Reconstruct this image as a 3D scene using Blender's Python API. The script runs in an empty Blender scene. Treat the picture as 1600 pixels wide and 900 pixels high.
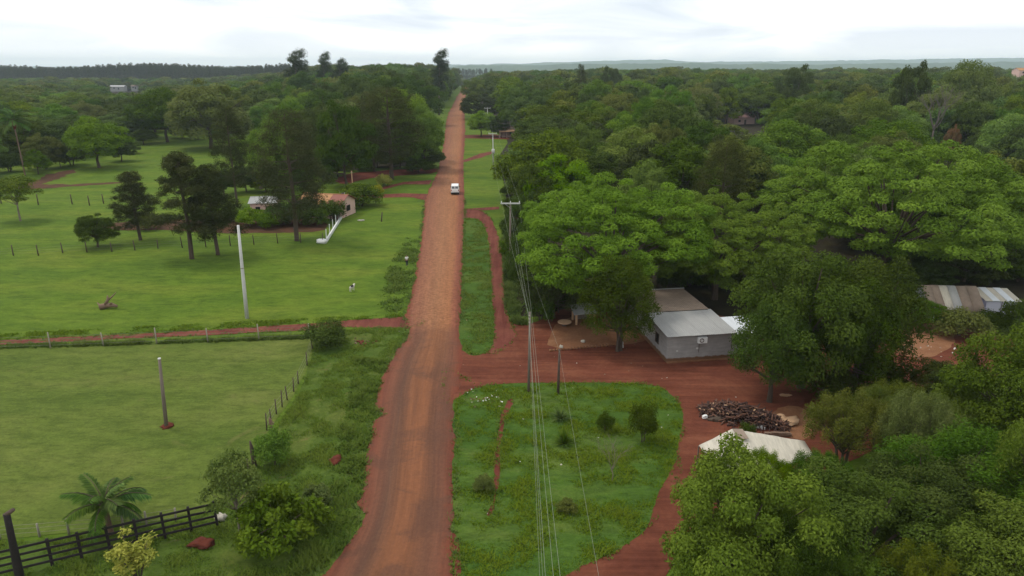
import bpy, bmesh, math, random
import numpy as np
from mathutils import Vector, Matrix, noise
R = math.radians
scene = bpy.context.scene
COL = scene.collection

# ------------------------------------------------------------------ camera
CAM_H, FPX, TILT = 25.5, 1067.0, R(17.9)
cam_d = bpy.data.cameras.new('camera'); cam_d.sensor_width = 36.0; cam_d.lens = FPX/1600*36
cam_d.clip_start = 0.5; cam_d.clip_end = 20000
cam = bpy.data.objects.new('camera', cam_d); COL.objects.link(cam)
cam.location = (0, 0, CAM_H); cam.rotation_euler = (math.pi/2 - TILT, 0, 0)
scene.camera = cam

# ------------------------------------------------------------------ world: bright overcast
SUN_EL, SUN_AZ = R(58), R(-60)          # azimuth from +Y towards +X
world = bpy.data.worlds.new('World'); scene.world = world; world.use_nodes = True
wn, wl = world.node_tree.nodes, world.node_tree.links
wn.clear()
w_out = wn.new('ShaderNodeOutputWorld'); w_bg = wn.new('ShaderNodeBackground'); w_bg.inputs['Strength'].default_value = 0.1
sky = wn.new('ShaderNodeTexSky'); sky.sky_type = 'NISHITA'; sky.sun_disc = False
sky.sun_elevation = SUN_EL; sky.sun_rotation = SUN_AZ; sky.air_density = 1.0; sky.dust_density = 2.0
tc = wn.new('ShaderNodeTexCoord'); sep = wn.new('ShaderNodeSeparateXYZ'); wl.new(tc.outputs['Generated'], sep.inputs[0])
def wmath(op, a, b=None, clamp=False):
    n = wn.new('ShaderNodeMath'); n.operation = op; n.use_clamp = clamp
    for i, v in enumerate((a, b)):
        if v is None: continue
        if isinstance(v, (int, float)): n.inputs[i].default_value = v
        else: wl.new(v, n.inputs[i])
    return n.outputs[0]
zc = wmath('ADD', wmath('MAXIMUM', sep.outputs[2], 0.0), 0.16)
cmb = wn.new('ShaderNodeCombineXYZ')
wl.new(wmath('DIVIDE', sep.outputs[0], zc), cmb.inputs[0]); wl.new(wmath('DIVIDE', sep.outputs[1], zc), cmb.inputs[1])
nz = wn.new('ShaderNodeTexNoise'); nz.inputs['Scale'].default_value = 0.80; nz.inputs['Detail'].default_value = 7.0; nz.inputs['Roughness'].default_value = 0.5
nz.inputs['Distortion'].default_value = 0.7
wl.new(cmb.outputs[0], nz.inputs['Vector'])
ramp = wn.new('ShaderNodeValToRGB'); wl.new(nz.outputs['Fac'], ramp.inputs[0])
ramp.color_ramp.elements[0].position = 0.37; ramp.color_ramp.elements[0].color = (0.62, 0.68, 0.75, 1)
ramp.color_ramp.elements[1].position = 0.585; ramp.color_ramp.elements[1].color = (1.0, 0.99, 0.965, 1)
e = ramp.color_ramp.elements.new(0.495); e.color = (0.80, 0.84, 0.88, 1)
hor = wn.new('ShaderNodeMix'); hor.data_type = 'RGBA'          # thick white air low over the horizon, all the way round
wl.new(wmath('MULTIPLY', wmath('SUBTRACT', 0.06, sep.outputs[2]), 13.0, True), hor.inputs[0])
wl.new(ramp.outputs[0], hor.inputs[6]); hor.inputs[7].default_value = (0.99, 0.99, 0.98, 1)
scl = wn.new('ShaderNodeVectorMath'); scl.operation = 'SCALE'; scl.inputs['Scale'].default_value = 12.2
wl.new(hor.outputs[2], scl.inputs[0])
mixs = wn.new('ShaderNodeMix'); mixs.data_type = 'RGBA'; mixs.inputs[0].default_value = 0.96
wl.new(sky.outputs[0], mixs.inputs[6]); wl.new(scl.outputs[0], mixs.inputs[7])
wl.new(mixs.outputs[2], w_bg.inputs[0]); wl.new(w_bg.outputs[0], w_out.inputs[0])

sun_d = bpy.data.lights.new('sun', 'SUN'); sun_d.energy = 1.5; sun_d.angle = R(12); sun_d.color = (1.0, 0.95, 0.86)
sun = bpy.data.objects.new('sun', sun_d); COL.objects.link(sun)
sdir = Vector((math.sin(SUN_AZ)*math.cos(SUN_EL), math.cos(SUN_AZ)*math.cos(SUN_EL), math.sin(SUN_EL)))
sun.rotation_euler = sdir.to_track_quat('Z', 'Y').to_euler(); sun.location = (-60, 20, 120)

vs = scene.view_settings
vs.view_transform = 'Standard'; vs.look = 'None'; vs.gamma = 1.0; vs.use_curve_mapping = False; vs.exposure = 0.14
cy = scene.cycles
cy.use_denoising = True; cy.max_bounces = 5; cy.diffuse_bounces = 3; cy.glossy_bounces = 2; cy.transmission_bounces = 2
cy.volume_bounces = 2; cy.transparent_max_bounces = 4; cy.sample_clamp_indirect = 4.0

# ------------------------------------------------------------------ photo pixels -> directions -> points on the ground
def ray(x, y):
    u, v = (x-800)/FPX, (450-y)/FPX
    return Vector((u, math.cos(TILT)+v*math.sin(TILT), -math.sin(TILT)+v*math.cos(TILT)))
def P(x, y, z=0.0):
    d = ray(x, y); k = (z-CAM_H)/d.z
    return Vector((d.x*k, d.y*k, z))
def height_at(x, y, Y):
    d = ray(x, y); return CAM_H + d.z*Y/d.y
def depth(X, Y, Z=0.0): return Y*math.cos(TILT)-(Z-CAM_H)*math.sin(TILT)
def proj(X, Y, Z):
    dy = depth(X, Y, Z); dz = Y*math.sin(TILT)+(Z-CAM_H)*math.cos(TILT)
    return 800+FPX*X/dy, 450-FPX*dz/dy
def sstep(a, b, x):
    t = min(1, max(0, (x-a)/(b-a))); return t*t*(3-2*t)
def road_x(Y): return -4.5-0.0605*Y
def zt(X, Y):
    s = abs(X-road_x(Y))
    z = 3.2*sstep(300, 650, Y)*sstep(18, 130, s)
    if X < road_x(Y): z = sstep(280, 600, Y)*(5.0*sstep(14, 50, s)-8.0*sstep(0.24, 0.46, -X/max(Y, 1)))
    z -= 14*sstep(900, 1500, Y)*(1-sstep(100, 500, s))
    return z

# ------------------------------------------------------------------ mesh helpers
class MB:
    def __init__(s): s.v = []; s.f = []; s.m = []
    def add(s, vs, fs, m=0):
        o = len(s.v); s.v += [tuple(p) for p in vs]; s.f += [tuple(i+o for i in f) for f in fs]; s.m += [m]*len(fs); return s
    def box(s, c, size, rz=0.0, m=0, tilt=None):
        hx, hy, hz = size[0]/2, size[1]/2, size[2]/2
        M = Matrix.Rotation(rz, 3, 'Z')
        if tilt: M = M @ Matrix.Rotation(tilt[0], 3, 'X') @ Matrix.Rotation(tilt[1], 3, 'Y')
        pts = [Vector(c)+M @ Vector((a*hx, b*hy, d*hz)) for d in (-1, 1) for b in (-1, 1) for a in (-1, 1)]
        return s.add(pts, [(0,2,3,1), (4,5,7,6), (0,1,5,4), (2,6,7,3), (0,4,6,2), (1,3,7,5)], m)
    def tube(s, pts, rad, n=6, m=0, cap=True):
        pts = [Vector(p) for p in pts]; rings = []
        if isinstance(rad, (int, float)): rad = [rad]*len(pts)
        for i, p in enumerate(pts):
            d = (pts[min(i+1, len(pts)-1)]-pts[max(i-1, 0)])
            d = d.normalized() if d.length > 1e-9 else Vector((0, 0, 1))
            a = d.orthogonal().normalized() if i == 0 else (prev - d*prev.dot(d)).normalized()
            prev = a; b = d.cross(a)
            rings.append([p+(a*math.cos(2*math.pi*k/n)+b*math.sin(2*math.pi*k/n))*rad[i] for k in range(n)])
        fs = []
        for i in range(len(pts)-1):
            for k in range(n):
                k2 = (k+1) % n; fs.append((i*n+k, i*n+k2, (i+1)*n+k2, (i+1)*n+k))
        if cap: fs.append(tuple(range(n))[::-1]); fs.append(tuple((len(pts)-1)*n+k for k in range(n)))
        return s.add([p for r in rings for p in r], fs, m)
    def lump(s, c, size, seed=0, m=0, amp=0.25, seg=8, rings=5):
        rnd = random.Random(seed); vs = []; fs = []
        off = Vector((rnd.uniform(0, 99), rnd.uniform(0, 99), 0))
        for i in range(rings+1):
            th = math.pi*i/rings
            for k in range(seg):
                ph = 2*math.pi*k/seg; d = Vector((math.sin(th)*math.cos(ph), math.sin(th)*math.sin(ph), math.cos(th)))
                r = 1+amp*noise.noise(d*1.7+off)*1.6
                vs.append((c[0]+d.x*size[0]*r, c[1]+d.y*size[1]*r, c[2]+d.z*size[2]*r))
        for i in range(rings):
            for k in range(seg):
                k2 = (k+1) % seg; fs.append((i*seg+k, (i+1)*seg+k, (i+1)*seg+k2, i*seg+k2))
        return s.add(vs, fs, m)
    def mesh(s, name, smooth=False):
        me = bpy.data.meshes.new(name); me.from_pydata(s.v, [], s.f)
        if any(s.m): me.polygons.foreach_set('material_index', s.m)
        if smooth: me.polygons.foreach_set('use_smooth', [True]*len(s.f))
        me.update(); return me

def link(name, me, mats, parent=None):
    o = bpy.data.objects.new(name, me); COL.objects.link(o)
    if me is not None and mats is not None and len(me.materials) == 0:
        for m in (mats if isinstance(mats, (list, tuple)) else [mats]): me.materials.append(m)
    if parent: o.parent = parent
    return o
def tag(o, label, cat, group=None, kind=None):
    if label: o['label'] = label
    if cat: o['category'] = cat
    if group: o['group'] = group
    if kind: o['kind'] = kind
    return o
def thing(name, label, cat, loc=(0, 0, 0), rz=0.0, group=None):
    o = bpy.data.objects.new(name, None); COL.objects.link(o); o.location = loc; o.rotation_euler = (0, 0, rz)
    o.empty_display_size = 0.3
    return tag(o, label, cat, group)
def structure(name, me, mats):
    o = link(name, me, mats); o['kind'] = 'structure'; return o

# ------------------------------------------------------------------ materials
def newmat(name):
    m = bpy.data.materials.new(name); m.use_nodes = True
    nt = m.node_tree; nt.nodes.clear(); out = nt.nodes.new('ShaderNodeOutputMaterial')
    return m, nt, out
class N:
    def __init__(s, nt): s.nt = nt
    def __call__(s, typ, **kw):
        n = s.nt.nodes.new('ShaderNode'+typ)
        for k, v in kw.items(): setattr(n, k, v)
        return n
    def L(s, a, b): s.nt.links.new(a, b)
    def math(s, op, a, b=0.0, clamp=False):
        n = s('Math', operation=op, use_clamp=clamp)
        for i, v in enumerate((a, b)):
            if isinstance(v, (int, float)): n.inputs[i].default_value = v
            else: s.L(v, n.inputs[i])
        return n.outputs[0]
    def noise(s, vec, scale, detail=4, rough=0.55, dist=0.0):
        n = s('TexNoise'); n.inputs['Scale'].default_value = scale; n.inputs['Detail'].default_value = detail
        n.inputs['Roughness'].default_value = rough; n.inputs['Distortion'].default_value = dist
        if vec is not None: s.L(vec, n.inputs['Vector'])
        return n.outputs['Fac']
    def ramp(s, fac, stops):
        n = s('ValToRGB'); el = n.color_ramp.elements
        el[0].position, el[0].color = stops[0][0], tuple(stops[0][1])+(1,)
        el[1].position, el[1].color = stops[-1][0], tuple(stops[-1][1])+(1,)
        for p, c in stops[1:-1]:
            q = el.new(p); q.color = tuple(c)+(1,)
        s.L(fac, n.inputs[0]); return n.outputs[0]
    def mix(s, fac, a, b, blend='MIX'):
        n = s('Mix', data_type='RGBA', blend_type=blend)
        for i, v in ((0, fac), (6, a), (7, b)):
            if isinstance(v, (int, float)): n.inputs[i].default_value = v
            elif isinstance(v, (tuple, list)): n.inputs[i].default_value = tuple(v)+(1,)
            else: s.L(v, n.inputs[i])
        return n.outputs[2]
    def mapping(s, vec, scale=(1, 1, 1), rot=(0, 0, 0)):
        n = s('Mapping'); n.inputs['Scale'].default_value = scale; n.inputs['Rotation'].default_value = rot
        s.L(vec, n.inputs[0]); return n.outputs[0]
    def bump(s, h, strength=0.4, dist=0.05):
        n = s('Bump'); n.inputs['Strength'].default_value = strength; n.inputs['Distance'].default_value = dist
        s.L(h, n.inputs['Height']); return n.outputs[0]
    def bsdf(s, out, col, rough=0.9, normal=None, spec=0.2, metal=0.0):
        b = s('BsdfPrincipled')
        if isinstance(col, (tuple, list)): b.inputs['Base Color'].default_value = tuple(col)+(1,)
        else: s.L(col, b.inputs['Base Color'])
        if isinstance(rough, (int, float)): b.inputs['Roughness'].default_value = rough
        else: s.L(rough, b.inputs['Roughness'])
        b.inputs['Specular IOR Level'].default_value = spec; b.inputs['Metallic'].default_value = metal
        if normal is not None: s.L(normal, b.inputs['Normal'])
        s.L(b.outputs[0], out.inputs[0]); return b

def mul(c, k): return tuple(x*k for x in c)
def plain(name, col, rough=0.8, var=0.18, scale=3.0, spec=0.25, metal=0.0, stretch=(1, 1, 1)):
    m, nt, out = newmat(name); n = N(nt); t = n('TexCoord')
    v = n.mapping(t.outputs['Object'], stretch)
    f = n.noise(v, scale, 6, 0.65); g = n.noise(v, scale*9, 3, 0.6)
    c = n.ramp(f, [(0.3, mul(col, 1-var)), (0.7, mul(col, 1+var))])
    c = n.mix(0.25, c, n.ramp(g, [(0.3, mul(col, 1-2*var)), (0.7, mul(col, 1+var))]))
    n.bsdf(out, c, rough, n.bump(g, 0.3, 0.02), spec, metal)
    return m
def leafmat(name, a, b, trans=0.28, hue=0.02, val=0.28):
    m, nt, out = newmat(name); n = N(nt)
    at = n('Attribute', attribute_name='tint'); oi = n('ObjectInfo')
    c = n.mix(at.outputs['Fac'], a, b)
    hs = n('HueSaturation'); n.L(c, hs.inputs['Color'])
    rnd = oi.outputs['Random']
    n.L(n.math('ADD', 0.5-hue, n.math('MULTIPLY', rnd, 2*hue)), hs.inputs['Hue'])
    r2 = n.math('FRACT', n.math('MULTIPLY', rnd, 7.31))
    n.L(n.math('ADD', 1-val, n.math('MULTIPLY', r2, 2*val)), hs.inputs['Value'])
    r3 = n.math('FRACT', n.math('MULTIPLY', rnd, 17.7))
    n.L(n.math('ADD', 0.85, n.math('MULTIPLY', r3, 0.25)), hs.inputs['Saturation'])
    col = hs.outputs[0]
    p = n('BsdfPrincipled'); n.L(col, p.inputs['Base Color']); p.inputs['Roughness'].default_value = 0.65; p.inputs['Specular IOR Level'].default_value = 0.025
    tr = n('BsdfTranslucent'); n.L(n.mix(0.35, col, (0.9, 1.0, 0.35), 'MULTIPLY'), tr.inputs[0])
    ms = n('MixShader'); ms.inputs[0].default_value = trans*0.75
    n.L(p.outputs[0], ms.inputs[1]); n.L(tr.outputs[0], ms.inputs[2]); n.L(ms.outputs[0], out.inputs[0])
    return m
def grassmat(name, a, b, c, scale=0.35, patch=None, patch_amt=0.0, streak=(1, 1.0, 1)):
    m, nt, out = newmat(name); n = N(nt); t = n('TexCoord')
    v = t.outputs['Object']; vs_ = n.mapping(v, streak)
    f1 = n.noise(vs_, scale*0.28, 5, 0.6); f2 = n.noise(vs_, scale*1.7, 6, 0.7, 0.4); f3 = n.noise(v, scale*14, 4, 0.7)
    col = n.ramp(f1, [(0.32, a), (0.5, b), (0.68, c)])
    col = n.mix(n.math('MULTIPLY', n.ramp(f2, [(0.42, (0, 0, 0)), (0.70, (1, 1, 1))]), 0.75), col, mul(a, 0.62))
    col = n.mix(0.5, col, n.mix(1.0, col, n.ramp(f3, [(0.25, (0.52, 0.55, 0.5)), (0.75, (1.45, 1.4, 1.3))]), 'MULTIPLY'))
    f5 = n.noise(vs_, scale*6, 5, 0.75, 0.5)
    col = n.mix(0.6, col, n.mix(1.0, col, n.ramp(f5, [(0.3, (0.58, 0.62, 0.55)), (0.7, (1.32, 1.28, 1.2))]), 'MULTIPLY'))
    if patch:
        f4 = n.noise(v, scale*0.7, 7, 0.72, 0.6)
        col = n.mix(n.math('MULTIPLY', n.ramp(f4, [(0.60, (0, 0, 0)), (0.70, (1, 1, 1))]), patch_amt), col, patch)
    h = n.math('ADD', n.math('MULTIPLY', f2, 1.5), f3)
    n.bsdf(out, col, 0.95, n.bump(h, 0.55, 0.12), 0.08)
    return m
def soilmat(name, a, b, c, scale=0.8, rough=0.95, streak=None):
    m, nt, out = newmat(name); n = N(nt); t = n('TexCoord'); v = t.outputs['Object']
    f1 = n.noise(v, scale*0.3, 6, 0.65, 0.5); f2 = n.noise(v, scale*4, 6, 0.75); f3 = n.noise(v, scale*22, 3, 0.7)
    col = n.ramp(f1, [(0.3, a), (0.5, b), (0.7, c)])
    col = n.mix(0.45, col, n.mix(1.0, col, n.ramp(f2, [(0.3, (0.6, 0.58, 0.56)), (0.7, (1.3, 1.32, 1.35))]), 'MULTIPLY'))
    if streak:
        f4 = n.noise(n.mapping(v, streak), 1.0, 5, 0.65, 0.6)
        col = n.mix(0.7, col, n.mix(1.0, col, n.ramp(f4, [(0.34, (0.66, 0.66, 0.68)), (0.66, (1.3, 1.42, 1.45))]), 'MULTIPLY'))
    n.bsdf(out, col, rough, n.bump(n.math('ADD', f2, n.math('MULTIPLY', f3, 0.5)), 0.6, 0.06), 0.1)
    return m

def road_mat():
    m, nt, out = newmat('red_dirt_road'); n = N(nt)
    uv = n('UVMap'); sp = n('SeparateXYZ'); n.L(uv.outputs[0], sp.inputs[0])
    t = n('TexCoord'); v = t.outputs['Object']
    so = n('SeparateXYZ'); n.L(v, so.inputs[0])
    st = n.mapping(uv.outputs[0], (7.0, 0.035, 1)); f = n.noise(st, 1.6, 5, 0.6, 0.3)
    st2 = n.mapping(uv.outputs[0], (26.0, 0.12, 1)); f2 = n.noise(st2, 1.5, 4, 0.6, 0.2)
    pt = n.noise(v, 0.28, 5, 0.6, 0.7); fine = n.noise(v, 5.0, 5, 0.75)
    # packed clay of the near stretch: orange crown of the road, purplish wheel tracks, dark red edges
    near = n.ramp(sp.outputs[0], [(0.0, (0.20, 0.058, 0.038)), (0.15, (0.19, 0.072, 0.050)), (0.29, (0.140, 0.066, 0.049)), (0.44, (0.235, 0.092, 0.052)),
                                  (0.60, (0.245, 0.094, 0.052)), (0.76, (0.155, 0.066, 0.046)), (0.88, (0.18, 0.070, 0.048)), (1.0, (0.19, 0.048, 0.030))])
    near = n.mix(0.5, near, n.mix(1.0, near, n.ramp(f, [(0.3, (0.62, 0.64, 0.7)), (0.7, (1.36, 1.3, 1.2))]), 'MULTIPLY'))
    near = n.mix(n.math('MULTIPLY', n.ramp(pt, [(0.5, (0, 0, 0)), (0.62, (1, 1, 1))]), 0.7), near, (0.135, 0.060, 0.044))
    # stone-set stretch farther out, dusted with laterite
    vo = n('TexVoronoi'); vo.inputs['Scale'].default_value = 4.2; n.L(n.mapping(v, (1, 1, 1)), vo.inputs['Vector'])
    sc = n('SeparateColor'); n.L(vo.outputs['Color'], sc.inputs[0])
    far = n.ramp(sp.outputs[0], [(0.0, (0.20, 0.055, 0.036)), (0.10, (0.255, 0.098, 0.066)), (0.5, (0.315, 0.135, 0.078)), (0.78, (0.335, 0.132, 0.070)),
                                 (0.86, (0.26, 0.088, 0.057)), (1.0, (0.19, 0.050, 0.034))])
    far = n.mix(0.5, far, n.mix(1.0, far, n.ramp(sc.outputs[0], [(0.1, (0.68, 0.66, 0.66)), (0.9, (1.3, 1.36, 1.4))]), 'MULTIPLY'))
    far = n.mix(0.5, far, n.mix(1.0, far, n.ramp(f, [(0.3, (0.75, 0.75, 0.78)), (0.7, (1.2, 1.18, 1.15))]), 'MULTIPLY'))
    yb = n.math('ADD', so.outputs[1], n.math('MULTIPLY', n.noise(v, 0.9, 3), 1.6))
    k = n.math('ADD', n.math('MULTIPLY', n.math('SUBTRACT', yb, 65.0), 0.35, True), n.math('MULTIPLY', n.math('SUBTRACT', yb, 54.0), 0.042, True)); k = n.math('MULTIPLY', k, 0.68, True)
    near = n.mix(1.0, near, (0.80, 0.83, 0.70), 'MULTIPLY'); far = n.mix(1.0, far, (0.86, 0.90, 0.74), 'MULTIPLY')
    col = n.mix(k, near, far)
    col = n.mix(0.4, col, n.mix(1.0, col, n.ramp(f2, [(0.3, (0.75, 0.75, 0.76)), (0.7, (1.22, 1.2, 1.18))]), 'MULTIPLY'))
    col = n.mix(0.4, col, n.mix(1.0, col, n.ramp(fine, [(0.3, (0.6, 0.6, 0.6)), (0.7, (1.35, 1.35, 1.35))]), 'MULTIPLY'))
    hgt = n.math('ADD', n.math('MULTIPLY', f2, 0.6), n.math('ADD', fine, n.math('MULTIPLY', vo.outputs['Distance'], n.math('MULTIPLY', k, 1.2))))
    n.bsdf(out, col, 0.9, n.bump(hgt, 0.5, 0.06), 0.15)
    return m

M = {}
M['pasture'] = grassmat('pasture_grass', (0.066, 0.120, 0.012), (0.102, 0.160, 0.016), (0.140, 0.180, 0.022), 0.34, streak=(0.6, 1.5, 1))
M['paddock'] = grassmat('paddock_grass', (0.080, 0.118, 0.020), (0.108, 0.144, 0.027), (0.136, 0.158, 0.038), 0.42, (0.19, 0.15, 0.06), 0.35, streak=(0.6, 1.4, 1))
M['verge'] = grassmat('verge_grass', (0.058, 0.104, 0.016), (0.086, 0.126, 0.021), (0.118, 0.134, 0.030), 0.5, (0.16, 0.105, 0.05), 0.6)
M['lawn'] = grassmat('lawn_grass', (0.044, 0.095, 0.015), (0.066, 0.122, 0.019), (0.105, 0.142, 0.026), 0.45, (0.13, 0.13, 0.04), 0.4, streak=(0.6, 1.5, 1))
M['road'] = road_mat()
M['street'] = soilmat('street_clay', (0.106, 0.031, 0.018), (0.140, 0.042, 0.023), (0.178, 0.061, 0.033), 0.7, streak=(0.12, 1.5, 1))
M['yard'] = soilmat('yard_earth', (0.17, 0.075, 0.038), (0.23, 0.108, 0.055), (0.28, 0.14, 0.075), 0.9)
M['track'] = soilmat('track_clay', (0.120, 0.032, 0.022), (0.152, 0.044, 0.030), (0.19, 0.062, 0.038), 0.9, streak=(1.6, 0.10, 1))
M['redsoil'] = soilmat('bare_red_soil', (0.095, 0.026, 0.018), (0.13, 0.035, 0.022), (0.16, 0.05, 0.03), 1.2)
M['bed'] = soilmat('brown_bed', (0.055, 0.035, 0.016), (0.085, 0.040, 0.022), (0.115, 0.052, 0.03), 1.6)
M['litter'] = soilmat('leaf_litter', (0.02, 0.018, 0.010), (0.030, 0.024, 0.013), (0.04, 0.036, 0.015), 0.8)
M['bark'] = plain('bark', (0.085, 0.062, 0.045), 0.95, 0.35, 2.0, stretch=(4, 4, 0.6))
M['bark_pale'] = plain('pale_bark', (0.22, 0.18, 0.14), 0.95, 0.3, 2.0, stretch=(4, 4, 0.6))
M['bark_grey'] = plain('grey_bark', (0.15, 0.125, 0.105), 0.95, 0.3, 2.0)
M['deadwood'] = plain('dead_wood', (0.20, 0.13, 0.09), 0.95, 0.35, 3.0, stretch=(4, 4, 0.6))
M['concrete'] = plain('pale_concrete', (0.56, 0.55, 0.52), 0.9, 0.12, 2.0)
M['polewood'] = plain('weathered_pole', (0.19, 0.15, 0.12), 0.9, 0.25, 2.0, stretch=(5, 5, 0.5))
M['postgrey'] = plain('grey_post', (0.30, 0.27, 0.21), 0.95, 0.2, 4.0)
M['postdark'] = plain('dark_post', (0.10, 0.070, 0.055), 0.95, 0.25, 4.0)
M['black'] = plain('blackened_timber', (0.022, 0.017, 0.017), 0.85, 0.3, 4.0)
M['wire'] = plain('aluminium_wire', (0.26, 0.28, 0.22), 0.7, 0.05, 2.0)
M['fencewire'] = plain('rusted_wire', (0.20, 0.18, 0.15), 0.7, 0.1, 2.0)
M['white'] = plain('white_paint', (0.78, 0.77, 0.74), 0.55, 0.06, 2.0)
M['carwhite'] = plain('white_car_paint', (0.80, 0.79, 0.76), 0.25, 0.03, 2.0, spec=0.5)
M['glass'] = plain('dark_glass', (0.10, 0.11, 0.12), 0.1, 0.1, 2.0, spec=0.6)
M['rubber'] = plain('rubber', (0.02, 0.02, 0.02), 0.8, 0.1, 4.0)
M['redlamp'] = plain('red_lamp', (0.35, 0.02, 0.02), 0.3, 0.05, 4.0)
M['chrome'] = plain('steel', (0.45, 0.45, 0.45), 0.35, 0.05, 4.0, metal=0.8)
M['pink'] = plain('pink_render', (0.62, 0.42, 0.36), 0.9, 0.1, 1.2)
M['orange'] = plain('orange_tiles', (0.42, 0.22, 0.10), 0.85, 0.2, 2.5, stretch=(1, 4, 1))
M['redtile'] = plain('dark_red_sheets', (0.26, 0.10, 0.075), 0.8, 0.2, 2.5, stretch=(1, 5, 1))
M['pinktile'] = plain('faded_red_sheets', (0.52, 0.29, 0.27), 0.8, 0.15, 2.0)
M['greysheet'] = plain('grey_roof_sheet', (0.33, 0.325, 0.31), 0.75, 0.12, 1.4, stretch=(1, 0.3, 1))
M['palesheet'] = plain('pale_new_sheet', (0.62, 0.64, 0.66), 0.6, 0.08, 1.4)
M['brownsheet'] = plain('brown_fibre_sheet', (0.25, 0.19, 0.145), 0.9, 0.18, 1.6)
M['ac'] = plain('white_plastic', (0.75, 0.75, 0.73), 0.4, 0.04, 4.0)
M['darkgap'] = plain('dark_opening', (0.012, 0.012, 0.012), 0.8, 0.1, 4.0)
M['cream'] = plain('cream_canvas', (0.50, 0.455, 0.37), 0.85, 0.22, 1.6, stretch=(3.5, 0.6, 1))
M['lilac'] = plain('lilac_white_tarp', (0.52, 0.50, 0.60), 0.7, 0.08, 1.5)
M['rock'] = plain('stone', (0.40, 0.37, 0.32), 0.9, 0.2, 3.0)
M['sand'] = plain('heaped_sand', (0.50, 0.31, 0.18), 0.95, 0.12, 3.0)
M['skin'] = plain('skin', (0.32, 0.18, 0.12), 0.6, 0.05, 4.0)
M['darkcloth'] = plain('dark_cloth', (0.03, 0.035, 0.045), 0.9, 0.1, 4.0)
M['goat'] = plain('white_coat', (0.66, 0.60, 0.52), 0.9, 0.1, 3.0)
M['goatdark'] = plain('dark_coat', (0.05, 0.04, 0.035), 0.9, 0.1, 3.0)
M['redcloth'] = plain('red_cloth', (0.45, 0.03, 0.035), 0.8, 0.1, 3.0)
M['blue'] = plain('blue_plastic', (0.25, 0.45, 0.60), 0.5, 0.05, 3.0)

def blockwall():
    m, nt, out = newmat('grey_block_render'); n = N(nt); t = n('TexCoord'); v = t.outputs['Object']
    sp = n('SeparateXYZ'); n.L(v, sp.inputs[0])
    f = n.noise(v, 0.9, 6, 0.65); g = n.noise(n.mapping(v, (0.5, 0.5, 4)), 1.4, 4, 0.6)
    c = n.ramp(f, [(0.3, (0.27, 0.26, 0.25)), (0.7, (0.36, 0.345, 0.33))])
    c = n.mix(0.5, c, n.mix(1.0, c, n.ramp(g, [(0.35, (0.78, 0.77, 0.77)), (0.65, (1.15, 1.15, 1.15))]), 'MULTIPLY'))
    z = n.math('ADD', sp.outputs[2], n.math('MULTIPLY', n.noise(v, 2.2, 4), -0.35))
    k = n.ramp(z, [(0.18, (1, 1, 1)), (0.30, (0, 0, 0))])           # splashed laterite along the foot of the wall
    c = n.mix(k, c, (0.155, 0.082, 0.044))
    n.bsdf(out, c, 0.92, n.bump(g, 0.3, 0.03), 0.15)
    return m
M['block'] = blockwall()

LF = {
 'bright': leafmat('leaf_bright', (0.088, 0.165, 0.006), (0.170, 0.270, 0.015), 0.32, 0.010, 0.14),
 'mid': leafmat('leaf_mid', (0.060, 0.108, 0.009), (0.122, 0.180, 0.018), 0.3, 0.022, 0.32),
 'dark': leafmat('leaf_dark', (0.036, 0.060, 0.007), (0.074, 0.106, 0.014), 0.28, 0.016, 0.24),
 'olive': leafmat('leaf_olive', (0.082, 0.110, 0.015), (0.145, 0.165, 0.028), 0.3, 0.016, 0.24),
 'hero': leafmat('leaf_hero', (0.075, 0.120, 0.016), (0.145, 0.190, 0.030), 0.3, 0.006, 0.06),
 'fresh':  leafmat('leaf_fresh_green', (0.078, 0.128, 0.005), (0.152, 0.212, 0.012), 0.32, 0.006, 0.06),
 'yellow': leafmat('leaf_yellow', (0.20, 0.24, 0.020), (0.40, 0.38, 0.04), 0.3, 0.004, 0.06),
 'pine': leafmat('leaf_pine', (0.038, 0.050, 0.013), (0.070, 0.076, 0.021), 0.15, 0.01, 0.15),
 'grey':   leafmat('leaf_greygreen', (0.075, 0.115, 0.045), (0.11, 0.155, 0.062)),
 'euc':    leafmat('leaf_eucalypt', (0.050, 0.072, 0.034), (0.075, 0.10, 0.048), 0.3),
 'palm':   leafmat('palm_leaflets', (0.060, 0.125, 0.030), (0.15, 0.24, 0.045)),
 'orange': leafmat('leaf_orange', (0.14, 0.11, 0.035), (0.27, 0.13, 0.06), 0.3, 0.005, 0.05),
 'grass':  leafmat('grass_blades', (0.080, 0.155, 0.017), (0.155, 0.205, 0.029), 0.4, 0.004, 0.04),
 'weed':   leafmat('weed_leaves', (0.068, 0.128, 0.020), (0.135, 0.180, 0.032), 0.4, 0.004, 0.04),
}

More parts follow.
